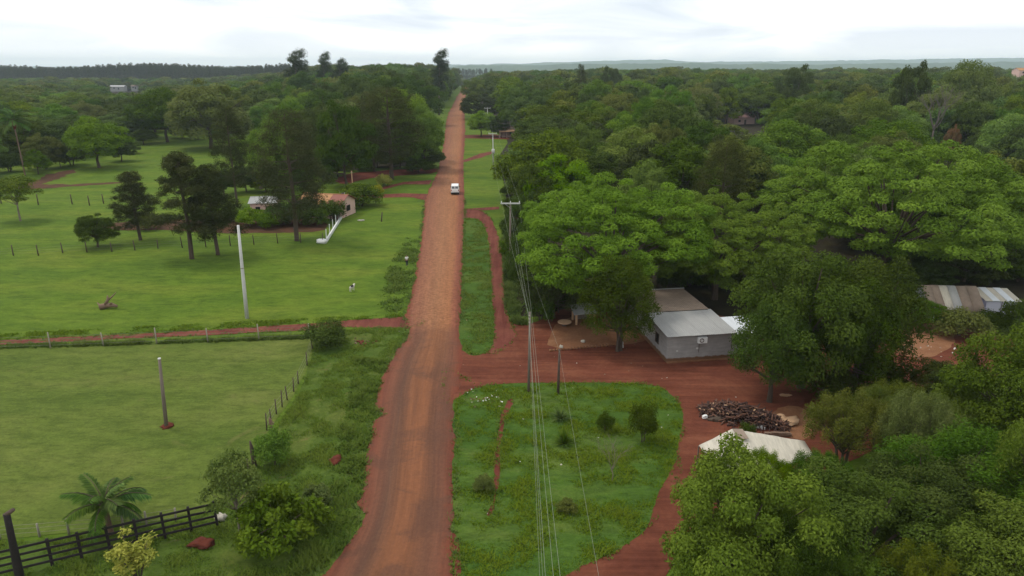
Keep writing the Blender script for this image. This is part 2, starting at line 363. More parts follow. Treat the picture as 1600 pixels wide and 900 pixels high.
# ------------------------------------------------------------------ foliage generator
def leaves_mesh(name, pos, nrm, axis, size, aspect, tint, mat, fold=0.25):
    """each leaf: a rhombus of two folded triangles"""
    n = len(pos)
    axis = axis - nrm*np.sum(axis*nrm, 1, keepdims=True); axis /= np.linalg.norm(axis, axis=1, keepdims=True)+1e-9
    side = np.cross(nrm, axis)
    L = size[:, None]; W = L*aspect
    v = np.empty((n, 4, 3), np.float32)
    v[:, 0] = pos-axis*L*0.5
    v[:, 1] = pos+side*W*0.5-nrm*W*fold*0.5
    v[:, 2] = pos+axis*L*0.5
    v[:, 3] = pos-side*W*0.5-nrm*W*fold*0.5
    me = bpy.data.meshes.new(name)
    me.vertices.add(4*n); me.vertices.foreach_set('co', v.ravel())
    me.loops.add(6*n); me.polygons.add(2*n)
    b = np.arange(n, dtype=np.int32)[:, None]*4
    me.loops.foreach_set('vertex_index', (b+np.array([[0, 1, 2, 0, 2, 3]], np.int32)).ravel())
    me.polygons.foreach_set('loop_start', np.arange(0, 6*n, 3, dtype=np.int32))
    me.update(calc_edges=True)
    a = me.attributes.new('tint', 'FLOAT', 'POINT'); a.data.foreach_set('value', np.repeat(tint, 4).astype(np.float32))
    me.materials.append(mat)
    return me

def unit(a): return a/(np.linalg.norm(a, axis=1, keepdims=True)+1e-9)

def gen_leaves(rs, lobes, n, leaf, aspect, droop=0.2, out=0.6, up=0.5, jit=0.6, low=-0.45, shell=(0.72, 1.06), sub=0.0):
    """lobes: (k,6) centre+radii. leaves sit on the shells of the lobes, upper sides favoured"""
    lobes = np.asarray(lobes, float)
    area = (lobes[:, 3]*lobes[:, 4]+lobes[:, 3]*lobes[:, 5]+lobes[:, 4]*lobes[:, 5]); area /= area.sum()
    m = int(n*1.7)
    li = rs.choice(len(lobes), m, p=area)
    d = unit(rs.normal(size=(m, 3))); d[:, 2] = np.where(d[:, 2] < low, -d[:, 2]*rs.uniform(0, 1, m), d[:, 2]); d = unit(d)
    rr = rs.uniform(shell[0], shell[1], (m, 1))
    if sub > 0:   # bumpy sub-clumps on each lobe
        ph = d*7.3+li[:, None]*3.1
        rr = rr*(1+sub*np.sin(ph[:, :1]*2.1)*np.cos(ph[:, 1:2]*1.9+ph[:, 2:3]))
    p = lobes[li, :3]+d*lobes[li, 3:6]*rr
    keep = np.ones(m, bool)
    for k in range(len(lobes)):
        q = (p-lobes[k, :3])/lobes[k, 3:6]
        keep &= ~((np.sum(q*q, 1) < 0.42) & (li != k))
    p, d, li = p[keep][:n], d[keep][:n], li[keep][:n]
    m = len(p)
    nr = unit(d*out+np.array([0, 0, up])+rs.normal(size=(m, 3))*jit)
    ax = rs.normal(size=(m, 3))+d*0.8; ax[:, 2] -= droop*2
    sz = leaf*rs.uniform(0.65, 1.3, m)
    lt = rs.uniform(0, 1, len(lobes))
    tint = np.clip(lt[li]*0.6+rs.uniform(0, 0.4, m), 0, 1)
    return p, nr, ax, sz, aspect, tint

def limbs(rs, h0, lobes, r0, n_limb, base_spread=0.0, stems=1, sides=6):
    mb = MB(); lob = np.asarray(lobes)
    for s in range(stems):
        bx = Vector((rs.uniform(-1, 1), rs.uniform(-1, 1), 0))*base_spread
        top = Vector((bx.x*1.8+rs.uniform(-.2, .2)*r0*4, bx.y*1.8+rs.uniform(-.2, .2)*r0*4, h0))
        mid = (bx+top)/2+Vector((rs.uniform(-1, 1), rs.uniform(-1, 1), 0))*r0*0.6
        mb.tube([bx-Vector((0, 0, 0.3)), bx+Vector((0, 0, 0.15)), mid, top], [r0*1.35, r0*1.1, r0*0.85, r0*0.7], sides+2)
        idx = rs.choice(len(lob), min(n_limb, len(lob)), replace=False)
        for i in idx:
            t = Vector(lob[i, :3]); st = mid.lerp(top, rs.uniform(0.55, 1.0))
            if t.z < st.z+0.1: st = mid
            c = st.lerp(t, 0.5); c.z += rs.uniform(-0.06, 0.12)*(t-st).length
            k = rs.uniform(0.35, 0.6)
            mb.tube([st, c, t], [r0*k, r0*k*0.6, r0*0.10], sides-1, cap=False)
    return mb

PROTO = {}
def reg(key, crown_arr, trunk_mb, mat, bark, w, h, fold=0.25):
    c = leaves_mesh(key+'_crown', *crown_arr, mat, fold)
    t = trunk_mb.mesh(key+'_trunk', True); t.materials.append(bark)
    PROTO[key] = (c, t, w, h)

def crown_lobes(rs, k, shape, zc, rx, rz, lr, flat=0.75, inner=0.15):
    """k lobes spread over an envelope: 'round', 'umbrella', 'oval', 'cone'"""
    out = []; tries = 0
    while len(out) < k and tries < 6000:
        tries += 1
        d = Vector(rs.normal(size=3)).normalized()
        if shape == 'umbrella' and d.z < -0.05: continue
        if shape == 'round' and d.z < -0.55: continue
        s = 1.0 if rs.uniform() > inner else rs.uniform(0.2, 0.7)
        r = lr*rs.uniform(0.7, 1.3)
        e = 1.0
        if shape == 'cone': e = 1.0-0.45*max(0, d.z)
        wob = 1+0.16*math.sin(3*math.atan2(d.y, d.x)+k)+rs.uniform(-0.14, 0.10)
        p = Vector((d.x*(rx-r*0.7)*s*e*wob, d.y*(rx-r*0.7)*s*e*wob, zc+d.z*(rz-r*flat*0.7)*s*wob))
        if any((Vector(q[:3])-p).length < 0.62*(q[3]+r)*0.75 for q in out) and tries < 4000: continue
        out.append((p.x, p.y, p.z, r, r*rs.uniform(0.85, 1.1), r*flat))
    return np.array(out)

def make_protos():
    # near, full detail --------------------------------------------------
    for i, (k, key, mt) in enumerate([(210, 'parasol_a', 'bright'), (190, 'parasol_b', 'bright')]):
        rs = np.random.RandomState(11+i)
        a = crown_lobes(rs, k, 'umbrella', 7.0, 11.0, 7.3, 1.05, 0.75, 0.0)
        b = crown_lobes(rs, 60, 'umbrella', 4.4, 9.4, 6.6, 1.25, 0.7, 0.35)
        lb = np.vstack([a, b])
        reg(key, gen_leaves(rs, lb, 105000, 0.30, 0.42, 0.35, 0.85, 0.40, 0.42, -0.2, (0.75, 1.06), 0.10), limbs(rs, 5.0, a, 0.34, 14, 0.3, 2), LF[mt], M['bark'], 22.5, 14.6)
    for i, (key, mt, leaf, n) in enumerate([('round_a', 'mid', 0.20, 46000), ('round_b', 'dark', 0.20, 44000), ('round_c', 'fresh', 0.21, 46000)]):
        rs = np.random.RandomState(31+i)
        lb = crown_lobes(rs, 85, 'round', 5.2, 5.0, 4.7, 1.0, 0.85, 0.15)
        reg(key, gen_leaves(rs, lb, n, leaf*1.1, 0.48, 0.3, 0.85, 0.38, 0.48, -0.5, (0.6, 1.12), 0.15), limbs(rs, 3.2, lb, 0.26, 22), LF[mt], M['bark'], 10.2, 10.0)
    rs = np.random.RandomState(51)      # dense dark oval with several stems
    lb = crown_lobes(rs, 75, 'round', 4.4, 3.4, 4.0, 0.85, 1.0, 0.1)
    reg('oval', gen_leaves(rs, lb, 30000, 0.19, 0.40, 0.35, 0.6, 0.45, 0.7, -0.6, (0.6, 1.15), 0.15), limbs(rs, 2.2, lb, 0.17, 16, 0.35, 3), LF['dark'], M['bark'], 7.0, 8.4)
    for i, (key, mt) in enumerate([('feather_a', 'olive'), ('feather_b', 'mid')]):   # fine upright sprays
        rs = np.random.RandomState(61+i); lb = []
        for k in range(95):
            a, r = rs.uniform(0, 6.283), 3.6*math.sqrt(rs.uniform(0.02, 1)); z = 3.2+3.9*math.sqrt(max(0, 1-(r/3.9)**2))*rs.uniform(0.35, 1.0)
            lb.append((math.cos(a)*r, math.sin(a)*r, z, rs.uniform(.38, .62), rs.uniform(.38, .62), rs.uniform(.75, 1.2)))
        lb = np.array(lb)
        reg(key, gen_leaves(rs, lb, 30000, 0.20, 0.26, 0.1, 0.5, 0.35, 0.8, -0.7, (0.35, 1.15), 0.2), limbs(rs, 2.4, lb, 0.15, 26, 0.5, 3), LF[mt], M['bark'], 8.2, 8.2)
    # middle distance ------------------------------------------------------
    for i, (key, mt, sh) in enumerate([('mid_a', 'mid', 'round'), ('mid_b', 'dark', 'round'), ('mid_c', 'bright', 'umbrella'), ('mid_d', 'olive', 'round'), ('mid_e', 'mid', 'umbrella'), ('mid_f', 'dark', 'umbrella')]):
        rs = np.random.RandomState(81+i)
        lb = crown_lobes(rs, 58+5*i, sh, 5.6 if sh == 'round' else 5.2, 6.2, 5.7, 1.3, 0.8, 0.1)
        if sh == 'umbrella': lb = np.vstack([lb, crown_lobes(rs, 16, 'round', 4.6, 4.6, 3.4, 1.4, 0.8, 0.3)])
        reg(key, gen_leaves(rs, lb, 21000, 0.40, 0.50, 0.3, 0.85, 0.38, 0.45, -0.45, (0.62, 1.12), 0.15), limbs(rs, 3.6, lb, 0.30, 14), LF[mt], M['bark'], 12.4, 11.4)
    for i, key in enumerate(['pine_a', 'pine_b']):       # loose open pine: flattened sprays up the stem
        rs = np.random.RandomState(101+i); lb = []; hh = 12.0
        for k in range(88):
            t = rs.uniform(0, 1)**0.85; z = 2.6+t*9.0; rmax = 3.1*(1-t)**0.6*(0.75+0.35*rs.uniform())+0.35
            if i == 1: rmax *= 0.7+0.5*math.sin(t*9)**2
            a = rs.uniform(0, 6.283); r = rmax*rs.uniform(0.35, 1.0); s = rs.uniform(0.5, 0.95)*(1.15-0.45*t)
            lb.append((math.cos(a)*r, math.sin(a)*r, z+r*0.18, s, s, s*0.75))
        lb = np.array(lb); mb = MB()
        mb.tube([(0, 0, -0.3), (0.05, 0, 0.2), (0.0, 0.1, 4), (0.05, 0, 8), (0, 0, 11.6)], [0.26, 0.21, 0.17, 0.11, 0.03], 8)
        for q in lb[::2]: mb.tube([(0.02, 0.03, q[2]-0.5), tuple(q[:3])], [0.06, 0.02], 4, cap=False)
        reg(key, gen_leaves(rs, lb, 26000, 0.30, 0.17, -0.1, 0.7, 0.2, 0.8, -0.9, (0.25, 1.15), 0.2), mb, LF['pine'], M['bark'], 6.4, 12.2)
    rs = np.random.RandomState(111); lb = []           # tall dense dark pine
    for k in range(110):
        t = rs.uniform(0, 1); z = 4.2+t*13.0; rmax = 4.3*math.sin(math.pi*(0.16+0.80*t))**0.7*rs.uniform(0.75, 1.08); a = rs.uniform(0, 6.283); r = rmax*rs.uniform(0.55, 1.0)
        lb.append((math.cos(a)*r, math.sin(a)*r, z, rs.uniform(.75, 1.3), rs.uniform(.75, 1.3), rs.uniform(.7, 1.1)))
    lb = np.array(lb); mb = MB(); mb.tube([(0, 0, -0.3), (0, 0, 0.3), (0.1, 0, 6), (0, 0.1, 12), (0, 0, 17)], [0.36, 0.28, 0.22, 0.15, 0.04], 8)
    for q in lb[::3]: mb.tube([(0.02, 0.03, q[2]-0.4), tuple(q[:3])], [0.07, 0.02], 4, cap=False)
    reg('tall_pine', gen_leaves(rs, lb, 30000, 0.36, 0.16, 0.3, 0.7, 0.2, 0.8, -0.9, (0.2, 1.15), 0.2), mb, LF['pine'], M['bark'], 9.6, 18.0)
    rs = np.random.RandomState(121); lb = []           # eucalypt: tall bare stem, separate puffs
    for k in range(40):
        t = rs.uniform(0, 1); a = rs.uniform(0, 6.283); r = rs.uniform(0.5, 4.4)*(1-0.55*t)
        lb.append((math.cos(a)*r*1.15+1.6*t, math.sin(a)*r, 14+t*19, rs.uniform(1.1, 2.0), rs.uniform(1.1, 2.0), rs.uniform(1.2, 2.6)))
    lb = np.array(lb); mb = MB(); mb.tube([(0, 0, -0.3), (0.1, 0, 9), (0.4, 0.1, 20), (1.1, 0, 32)], [0.45, 0.36, 0.24, 0.05], 7)
    for q in lb: mb.tube([(0.5, 0, q[2]-2.8), tuple(q[:3])], [0.12, 0.03], 4, cap=False)
    reg('euc', gen_leaves(rs, lb, 11000, 0.66, 0.34, 0.6, 0.6, 0.2, 0.8, -0.9, (0.2, 1.15), 0.2), mb, LF['euc'], M['bark_pale'], 10.5, 34.5)
    # shrubs -----------------------------------------------------------------
    for i, (key, mt, leaf) in enumerate([('shrub_a', 'mid', 0.15), ('shrub_b', 'dark', 0.13), ('shrub_c', 'yellow', 0.13), ('shrub_d', 'olive', 0.14), ('shrub_e', 'bright', 0.15), ('shrub_f', 'hero', 0.17)]):
        rs = np.random.RandomState(131+i)
        lb = crown_lobes(rs, 44 if key == 'shrub_f' else 30, 'round', 0.72 if key == 'shrub_f' else 0.95, 1.25, 1.05, 0.26 if key == 'shrub_f' else 0.36, 0.95, 0.2)
        reg(key, gen_leaves(rs, lb, 5200, leaf, 0.5, 0.2, 0.6, 0.45, 0.75, -0.7, (0.45, 1.2), 0.2), limbs(rs, 0.5, lb, 0.05, 12, 0.15, 2, 5), LF[mt], M['bark'], 2.6, 2.1, 0.2)
    rs = np.random.RandomState(141)      # open small tree on a thin stem
    lb = crown_lobes(rs, 34, 'round', 3.0, 1.5, 1.35, 0.42, 0.8, 0.1)
    mbt = limbs(rs, 2.0, lb, 0.06, 18, 0, 1, 5)
    reg('small_tree', gen_leaves(rs, lb, 5200, 0.17, 0.42, 0.3, 0.6, 0.4, 0.75, -0.7, (0.3, 1.2), 0.2), mbt, LF['hero'], M['bark_pale'], 3.0, 4.3)
    reg('small_dark', gen_leaves(np.random.RandomState(142), lb, 9000, 0.17, 0.46, 0.3, 0.6, 0.4, 0.75, -0.7, (0.3, 1.2), 0.2), limbs(np.random.RandomState(143), 2.0, lb, 0.07, 14, 0, 1, 5), LF['dark'], M['bark_pale'], 3.0, 4.3)
    rs = np.random.RandomState(151)      # sparse sapling: few upright wands with leaves
    lb = []
    mbt = MB()
    for k in range(7):
        a = rs.uniform(0, 6.283); r = rs.uniform(0.2, 1.0); tp = Vector((math.cos(a)*r, math.sin(a)*r, rs.uniform(2.0, 3.2)))
        mbt.tube([(0, 0, -0.1), tp*0.5+Vector((0, 0, 0.2)), tp], [0.03, 0.02, 0.008], 4)
        for j in range(5):
            q = tp*rs.uniform(0.45, 1.0); lb.append((q.x+rs.uniform(-.2, .2), q.y+rs.uniform(-.2, .2), q.z, .24, .24, .3))
    reg('sapling', gen_leaves(rs, np.array(lb), 1700, 0.17, 0.45, 0.3, 0.6, 0.4, 0.8, -0.8, (0.2, 1.3)), mbt, LF['yellow'], M['bark'], 2.3, 3.3)
    # far away: crown and trunk as light as a far tree needs ---------------------
    for i, (key, mt, sh) in enumerate([('far_a', 'mid', 'round'), ('far_b', 'dark', 'round'), ('far_c', 'mid', 'umbrella'), ('far_d', 'olive', 'round')]):
        rs = np.random.RandomState(161+i)
        lb = crown_lobes(rs, 30, sh, 5.6, 6.2, 5.6, 1.8, 0.75, 0.1)
        reg(key, gen_leaves(rs, lb, 5200, 0.75, 0.55, 0.3, 0.85, 0.38, 0.45, -0.45, (0.62, 1.12), 0.15), limbs(rs, 3.6, lb, 0.30, 5, sides=5), LF[mt], M['bark'], 12.4, 11.4)
    rs = np.random.RandomState(171); lb = []
    for k in range(26):
        t = rs.uniform(0, 1); a = rs.uniform(0, 6.283); r = 2.6*(1-t)**0.7*rs.uniform(0.3, 1)+0.2
        lb.append((math.cos(a)*r, math.sin(a)*r, 4+t*17, 1.3, 1.3, 1.7))
    mb = MB(); mb.tube([(0, 0, -0.5), (0, 0, 20)], [0.25, 0.06], 5)
    reg('far_pine', gen_leaves(rs, np.array(lb), 1500, 0.9, 0.3, 0.1, 0.6, 0.2, 0.8, -0.9, (0.2, 1.15)), mb, LF['pine'], M['bark'], 6.4, 22)
make_protos()

PLACED = []          # (X, Y, radius) of hand-placed trees, to keep the woods from growing through them
def tree(sp, X, Y, h, w, name, label, cat='tree', group=None, rz=None, z=None, rnd=random.Random(5)):
    c, t, pw, ph = PROTO[sp]
    e = thing(name, label, cat, (X, Y, zt(X, Y) if z is None else z), rnd.uniform(0, 6.28) if rz is None else rz, group)
    e.scale = (w/pw, w/pw, h/ph)
    link('trunk', t, None, e); link('crown' if cat == 'tree' else 'foliage', c, None, e)
    return e
def tree_px(sp, bx, by, top, wpx, name, label, cat='tree', group=None, rz=None):
    b = P(bx, by); w = wpx*depth(b.x, b.y)/FPX; h = max(0.3, height_at(bx, top, b.y+0.25*w))
    PLACED.append((b.x, b.y, w*0.5))
    return tree(sp, b.x, b.y, h, w, name, label, cat, group, rz)

# ================================================================== GROUND
def ground():
    xs = np.unique(np.concatenate([np.linspace(-160, 160, 33), np.sign(np.linspace(-1, 1, 61))*160*(42.0)**np.abs(np.linspace(-1, 1, 61))])); xs.sort()
    ys = np.unique(np.concatenate([np.linspace(-60, 280, 35), np.linspace(300, 1600, 66), np.geomspace(1650, 9450, 40)]))
    v = [(x, y, zt(x, y)-0.02) for y in ys for x in xs]; nx = len(xs)
    f = [(j*nx+i, j*nx+i+1, (j+1)*nx+i+1, (j+1)*nx+i) for j in range(len(ys)-1) for i in range(nx-1)]
    me = bpy.data.meshes.new('ground'); me.from_pydata(v, [], f); me.update()
    structure('ground', me, M['pasture'])
ground()

def ragged(pts, step=0.5, amp=0.18, seed=0.0, closed=True):
    out = []; n = len(pts); pts = [Vector((p[0], p[1], 0)) for p in pts]
    for i in range(n if closed else n-1):
        a, b = pts[i], pts[(i+1) % n]; m = (a+b)/2; st = max(step, m.length*0.006)
        k = max(1, int((b-a).length/st)); nn = Vector((-(b-a).y, (b-a).x, 0)); nn = nn.normalized() if nn.length else nn
        for j in range(k):
            p = a.lerp(b, j/k)
            d = noise.fractal(Vector((p.x*0.35+seed, p.y*0.35, seed)), 0.9, 2.1, 5)
            out.append(p+nn*d*amp*max(1.0, m.length/120))
    return out
def smooth_poly(pts, it=2):
    for _ in range(it):
        q = []
        for i in range(len(pts)):
            a, b = pts[i], pts[(i+1) % len(pts)]; q += [a*0.75+b*0.25, a*0.25+b*0.75]
        pts = q
    return pts
SHEETS = {}
def sheet(name, px, z, mat, amp=0.2, step=0.5, seed=1.0, smooth=1):
    w = [P(*p) for p in px]
    w = ragged(smooth_poly(w, smooth) if smooth else w, step, amp, seed)
    SHEETS.setdefault(name, []).append(w)
    bm = bmesh.new(); vs_ = [bm.verts.new((p.x, p.y, z)) for p in w]; fc = bm.faces.new(vs_)
    if fc.normal.z < 0: fc.normal_flip()
    fc.normal_update()
    if fc.normal.z < 0: bmesh.ops.reverse_faces(bm, faces=[fc])
    bmesh.ops.triangulate(bm, faces=[fc])
    me = bpy.data.meshes.new(name); bm.to_mesh(me); bm.free()
    return structure(name, me, mat)

# --- main road: traced edges, cross profile with wheel ruts
LE = [(470,930),(503,900),(542,847),(561,821),(571,802),(558,787),(572,760),(569,734),(569,711),(580,685),(584,658),(600,650),(603,645),(584,641),(589,613),(595,594),(603,575),(612,560),(620,547),(634,532),(639,515),(634,494),(642,467),(650,430),(657,382),(661,345),(664,315),(672,291),(683,272),(687,254),(693,229),(695,210),(697,191),(701,176),(708,163),(714,151),(721,140),(725,130)]
RE = [(708,930),(708,900),(707,824),(708,772),(708,722),(711,681),(710,654),(710,628),(716,600),(722,570),(721,540),(718,515),(720,482),(721,435),(724,385),(725,342),(726,327),(725,285),(724,260),(726,222),(727,204),(726,179),(725,163),(728,151),(731,140),(732,130)]
def edge_fn(px):
    w = sorted(((P(*p).y, P(*p).x) for p in px))
    return np.array([a for a, b in w]), np.array([b for a, b in w])
ly, lx = edge_fn(LE); ry, rx_ = edge_fn(RE)
def road():
    ys = [26.0]
    while ys[-1] < 1000: ys.append(ys[-1]+0.22+ys[-1]*0.0045)
    nc = 22; v = []; uvs = []
    gy = np.arange(20.0, 1010.0, 0.5); ker = np.exp(-np.linspace(-2.4, 2.4, 41)**2); ker /= ker.sum()
    def soft(yy, xx): g = np.interp(gy, yy, xx); return np.convolve(np.pad(g, 20, 'edge'), ker, 'valid')
    sl, sr = soft(ly, lx), soft(ry, rx_)
    for y in ys:
        a = np.interp(y, ly, lx)+0.36*max(1, y/120)*noise.fractal(Vector((y*0.45, 3.3, 0)), 0.9, 2.1, 5)
        b = np.interp(y, ry, rx_)+0.24*max(1, y/120)*noise.fractal(Vector((y*0.45, 8.3, 0)), 0.9, 2.1, 5)
        for i in range(nc+1):
            u = i/nc; x = a+(b-a)*u
            z = 0.055+0.05*math.sin(math.pi*u)-0.045*(math.exp(-((u-0.29)/0.05)**2)+math.exp(-((u-0.76)/0.05)**2)) if 0 < i < nc else 0.012
            z += 0.012*noise.noise(Vector((x*0.9, y*0.5, 1.7)))
            v.append((x, y, max(0.012, z))); ua, ub = np.interp(y, gy, sl), np.interp(y, gy, sr); uvs.append(((x-ua)/(ub-ua), y))
    f = [(j*(nc+1)+i, j*(nc+1)+i+1, (j+1)*(nc+1)+i+1, (j+1)*(nc+1)+i) for j in range(len(ys)-1) for i in range(nc)]
    me = bpy.data.meshes.new('road'); me.from_pydata(v, [], f)
    ul = me.uv_layers.new(name='UVMap'); li = np.zeros(len(me.loops), np.int32); me.loops.foreach_get('vertex_index', li)
    ul.data.foreach_set('uv', np.array(uvs, np.float32)[li].ravel())
    me.polygons.foreach_set('use_smooth', [True]*len(f)); me.update()
    structure('road', me, M['road'])
road()

# --- grass and earth sheets
sheet('paddock', [(-60,545),(0,541),(150,536),(300,530),(490,522),(492,545),(470,600),(440,645),(415,685),(385,735),(340,800),(300,802),(180,826),(0,842),(-60,850)], 0.004, M['paddock'], 0.12, 0.6, 2.0, 1)
sheet('roadside_verge', [(492,522),(560,513),(640,511),(636,535),(612,562),(600,600),(592,650),(575,720),(575,800),(540,860),(480,930),(-60,930),(-60,858),(0,848),(180,832),(330,806),(388,740),(420,690),(445,650),(475,600)], 0.003, M['verge'], 0.25, 0.6, 3.0, 1)
sheet('triangle_lawn', [(690,660),(722,602),(760,598),(860,594),(960,594),(1030,598),(1075,640),(1072,670),(1068,740),(1045,790),(1010,840),(960,870),(880,905),(860,930),(690,930)], 0.003, M['lawn'], 0.2, 0.6, 4.0, 1)
sheet('grass_strip', [(716,340),(735,336),(756,350),(768,400),(774,480),(780,520),(772,548),(750,560),(725,556),(710,530)], 0.003, M['lawn'], 0.2, 0.6, 5.0, 1)
sheet('street', [(690,640),(735,609),(758,603),(800,598),(860,598),(960,599),(1020,601),(1050,613),(1067,640),(1065,670),(1059,700),(1060,740),(1041,777),(1012,828),(960,862),(890,893),(850,930),
                 (1030,930),(1060,860),(1120,790),(1260,760),(1330,720),(1420,680),(1500,620),(1590,570),(1580,520),(1440,500),(1380,520),(1180,510),(1120,490),(1000,470),(880,480),(850,500),(815,510),(797,500),(780,505),(776,540),(752,555),(735,556),(719,545),(700,560)],
      0.012, M['street'], 0.18, 0.4, 6.0, 1)
sheet('track', [(715,343),(722,326),(750,328),(764,336),(773,352),(782,380),(786,410),(788,445),(791,480),(799,508),(810,530),(760,560),(774,530),(770,480),(768,445),(766,410),(764,380),(759,356),(748,343),(735,340)], 0.018, M['track'], 0.15, 0.4, 7.0, 1)
sheet('side_track', [(-60,536),(0,532),(150,525),(300,517),(400,511),(480,506),(537,501),(642,494),(660,505),(640,513),(540,511),(475,516),(300,524.5),(150,531),(0,539),(-60,542)], 0.010, M['track'], 0.25, 0.5, 8.0, 0)
for i, (xa, xb, t) in enumerate([(-60, 40, 0.5), (55, 78, 0.45), (88, 128, 0.42), (150, 168, 0.5), (180, 232, 0.35)]):
    def mid(x, o): return (x, 532+(506-532)*x/480+3.2+o)
    sheet('track_grass_ridge', [mid(xa, 0), mid((xa+xb)/2, -2.2*t), mid(xb, 0), mid((xa+xb)/2, 2.2*t)], 0.016, M['verge'], 0.12, 0.3, 9.0+i, 1)
sheet('driveway', [(540,306),(568,305.5),(592,304),(630,302),(672,303),(668,314),(645,308.5),(630,308),(600,309),(568,310),(540,311)], 0.010, M['track'], 0.2, 0.5, 14.0, 0)
sheet('driveway', [(585,296),(600,291.5),(630,284.5),(676,281),(671,288),(630,288),(603,295),(590,299)], 0.010, M['track'], 0.2, 0.5, 15.0, 0)
sheet('bare_earth_under_pines', [(520,283),(540,271),(600,266),(686,262),(684,270),(640,273),(560,280),(545,290)], 0.008, M['redsoil'], 0.6, 0.6, 16.0, 1)
sheet('tilled_bed', [(150,352),(180,348),(260,344),(340,342),(400,340),(470,340),(505,345),(515,352),(505,362),(440,364),(360,365),(260,359),(180,361)], 0.008, M['bed'], 0.6, 0.6, 17.0, 1)
sheet('tilled_bed', [(0,300),(40,288),(75,272),(116,264),(119,267),(88,281),(62,289),(130,287),(190,284),(190,286.5),(100,292),(0,301)], 0.008, M['bed'], 0.9, 0.8, 18.0, 1)
sheet('driveway', [(722,331),(726,326),(780,323),(780,327)], 0.020, M['track'], 0.2, 0.5, 19.0, 0)
sheet('driveway', [(724,216),(726,211),(772,210),(795,213),(795,218),(770,217)], 0.010, M['redsoil'], 0.3, 0.6, 20.0, 0)
sheet('driveway', [(724,250),(750,240),(770,236),(772,239),(750,247),(726,253)], 0.010, M['track'], 0.3, 0.6, 21.0, 0)
sheet('yard', [(853,549),(862,512),(880,500),(905,492),(1000,490),(1020,528),(1000,536),(962,539)], 0.020, M['yard'], 0.15, 0.4, 22.0, 1)
sheet('shack_yard', [(1380,545),(1400,520),(1440,505),(1500,510),(1490,545),(1440,562)], 0.018, M['yard'], 0.3, 0.4, 23.0, 1)
sheet('sandy_patch', [(1205,640),(1240,630),(1275,650),(1262,690),(1225,682),(1205,660)], 0.018, M['yard'], 0.2, 0.3, 23.5, 1)
sheet('gully', [(797,622),(803,628),(796,645),(789,655),(784,690),(781,720),(779,760),(775,790),(766,806),(762,804),(770,780),(773,750),(772,720),(775,690),(780,655),(786,640)], 0.012, M['redsoil'], 0.22, 0.25, 24.0, 1)
sheet('gully', [(705,830),(714,836),(719,870),(718,910),(711,910),(712,870)], 0.016, M['redsoil'], 0.1, 0.25, 25.0, 1)
sheet('worn_trail', [(1006,832),(1062,700),(1072,720),(1062,800),(1020,850)], 0.016, M['street'], 0.2, 0.25, 26.5, 1)
# forest floor: dark litter under the trees right and left of the road
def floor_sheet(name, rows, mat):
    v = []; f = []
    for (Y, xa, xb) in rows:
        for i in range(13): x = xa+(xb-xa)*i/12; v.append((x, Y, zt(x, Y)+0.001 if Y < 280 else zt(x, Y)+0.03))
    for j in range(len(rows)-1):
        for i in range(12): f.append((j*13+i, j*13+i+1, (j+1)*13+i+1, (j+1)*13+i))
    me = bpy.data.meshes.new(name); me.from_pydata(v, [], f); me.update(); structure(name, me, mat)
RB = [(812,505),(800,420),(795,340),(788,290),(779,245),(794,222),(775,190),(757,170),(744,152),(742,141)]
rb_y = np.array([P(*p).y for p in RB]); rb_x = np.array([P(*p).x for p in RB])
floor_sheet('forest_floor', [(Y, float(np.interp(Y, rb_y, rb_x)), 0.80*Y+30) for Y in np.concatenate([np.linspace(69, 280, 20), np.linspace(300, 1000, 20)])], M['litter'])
LB = [(-60,285),(0,262),(90,250),(190,228),(230,212),(330,208),(400,226),(520,262),(640,262),(682,250)]   # front line of the woods left of the road
lb_px = np.array([p[0] for p in LB], float); lb_py = np.array([p[1] for p in LB], float)
def left_front_Y(X, Y):      # is (X,Y) behind the front line?
    x, y = proj(X, Y, 0); return y < np.interp(x, lb_px, lb_py)
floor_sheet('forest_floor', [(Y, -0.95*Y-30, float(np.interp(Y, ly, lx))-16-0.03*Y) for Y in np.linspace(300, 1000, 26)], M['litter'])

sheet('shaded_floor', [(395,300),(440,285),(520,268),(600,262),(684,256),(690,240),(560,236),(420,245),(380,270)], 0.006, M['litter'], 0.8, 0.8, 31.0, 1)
# ================================================================== WOODS
rnd = random.Random(77)
ORD = ['first','second','third','fourth','fifth','sixth','seventh','eighth','ninth','tenth','eleventh','twelfth','thirteenth','fourteenth','fifteenth','sixteenth','seventeenth','eighteenth','nineteenth','twentieth']
def ordinal(i):
    if i < 20: return ORD[i]
    n = i+1; T = {2:'twenty',3:'thirty',4:'forty',5:'fifty',6:'sixty',7:'seventy'}
    return (T[n//10]+'-'+ORD[n % 10-1]) if n % 10 else {20:'twentieth',30:'thirtieth',40:'fortieth',50:'fiftieth'}.get(n, str(n)+'th')

# --- hand-placed trees, right of the road
tree_px('parasol_a', 945, 482, 279, 310, 'parasol_tree', 'huge bright green spreading tree beside the power lines, nearest the road', rz=0.4)
tree_px('parasol_b', 1115, 468, 300, 250, 'parasol_tree', 'bright green spreading tree directly behind the grey block house')
tree_px('parasol_b', 1375, 445, 222, 370, 'parasol_tree', 'huge light green spreading tree behind the two dark trees by the street', rz=2.2)
tree_px('oval', 966, 547, 402, 112, 'oval_tree', 'dark oval multi-stemmed tree left of the grey house')
tree_px('round_b', 1250, 606, 388, 205, 'broad_tree', 'large dark green tree right of the grey house, left of a pair')
tree_px('oval', 1338, 600, 402, 150, 'broad_tree', 'large dark olive tree, right of a pair beside the street', rz=1.0)
tree_px('oval', 1205, 628, 470, 120, 'broad_tree', 'dark leafy tree with thin stems hiding the corner of the house', rz=2.0)
tree_px('shrub_b', 1290, 622, 560, 100, 'street_bush', 'dark bush under the pair of dark street trees', 'shrub')
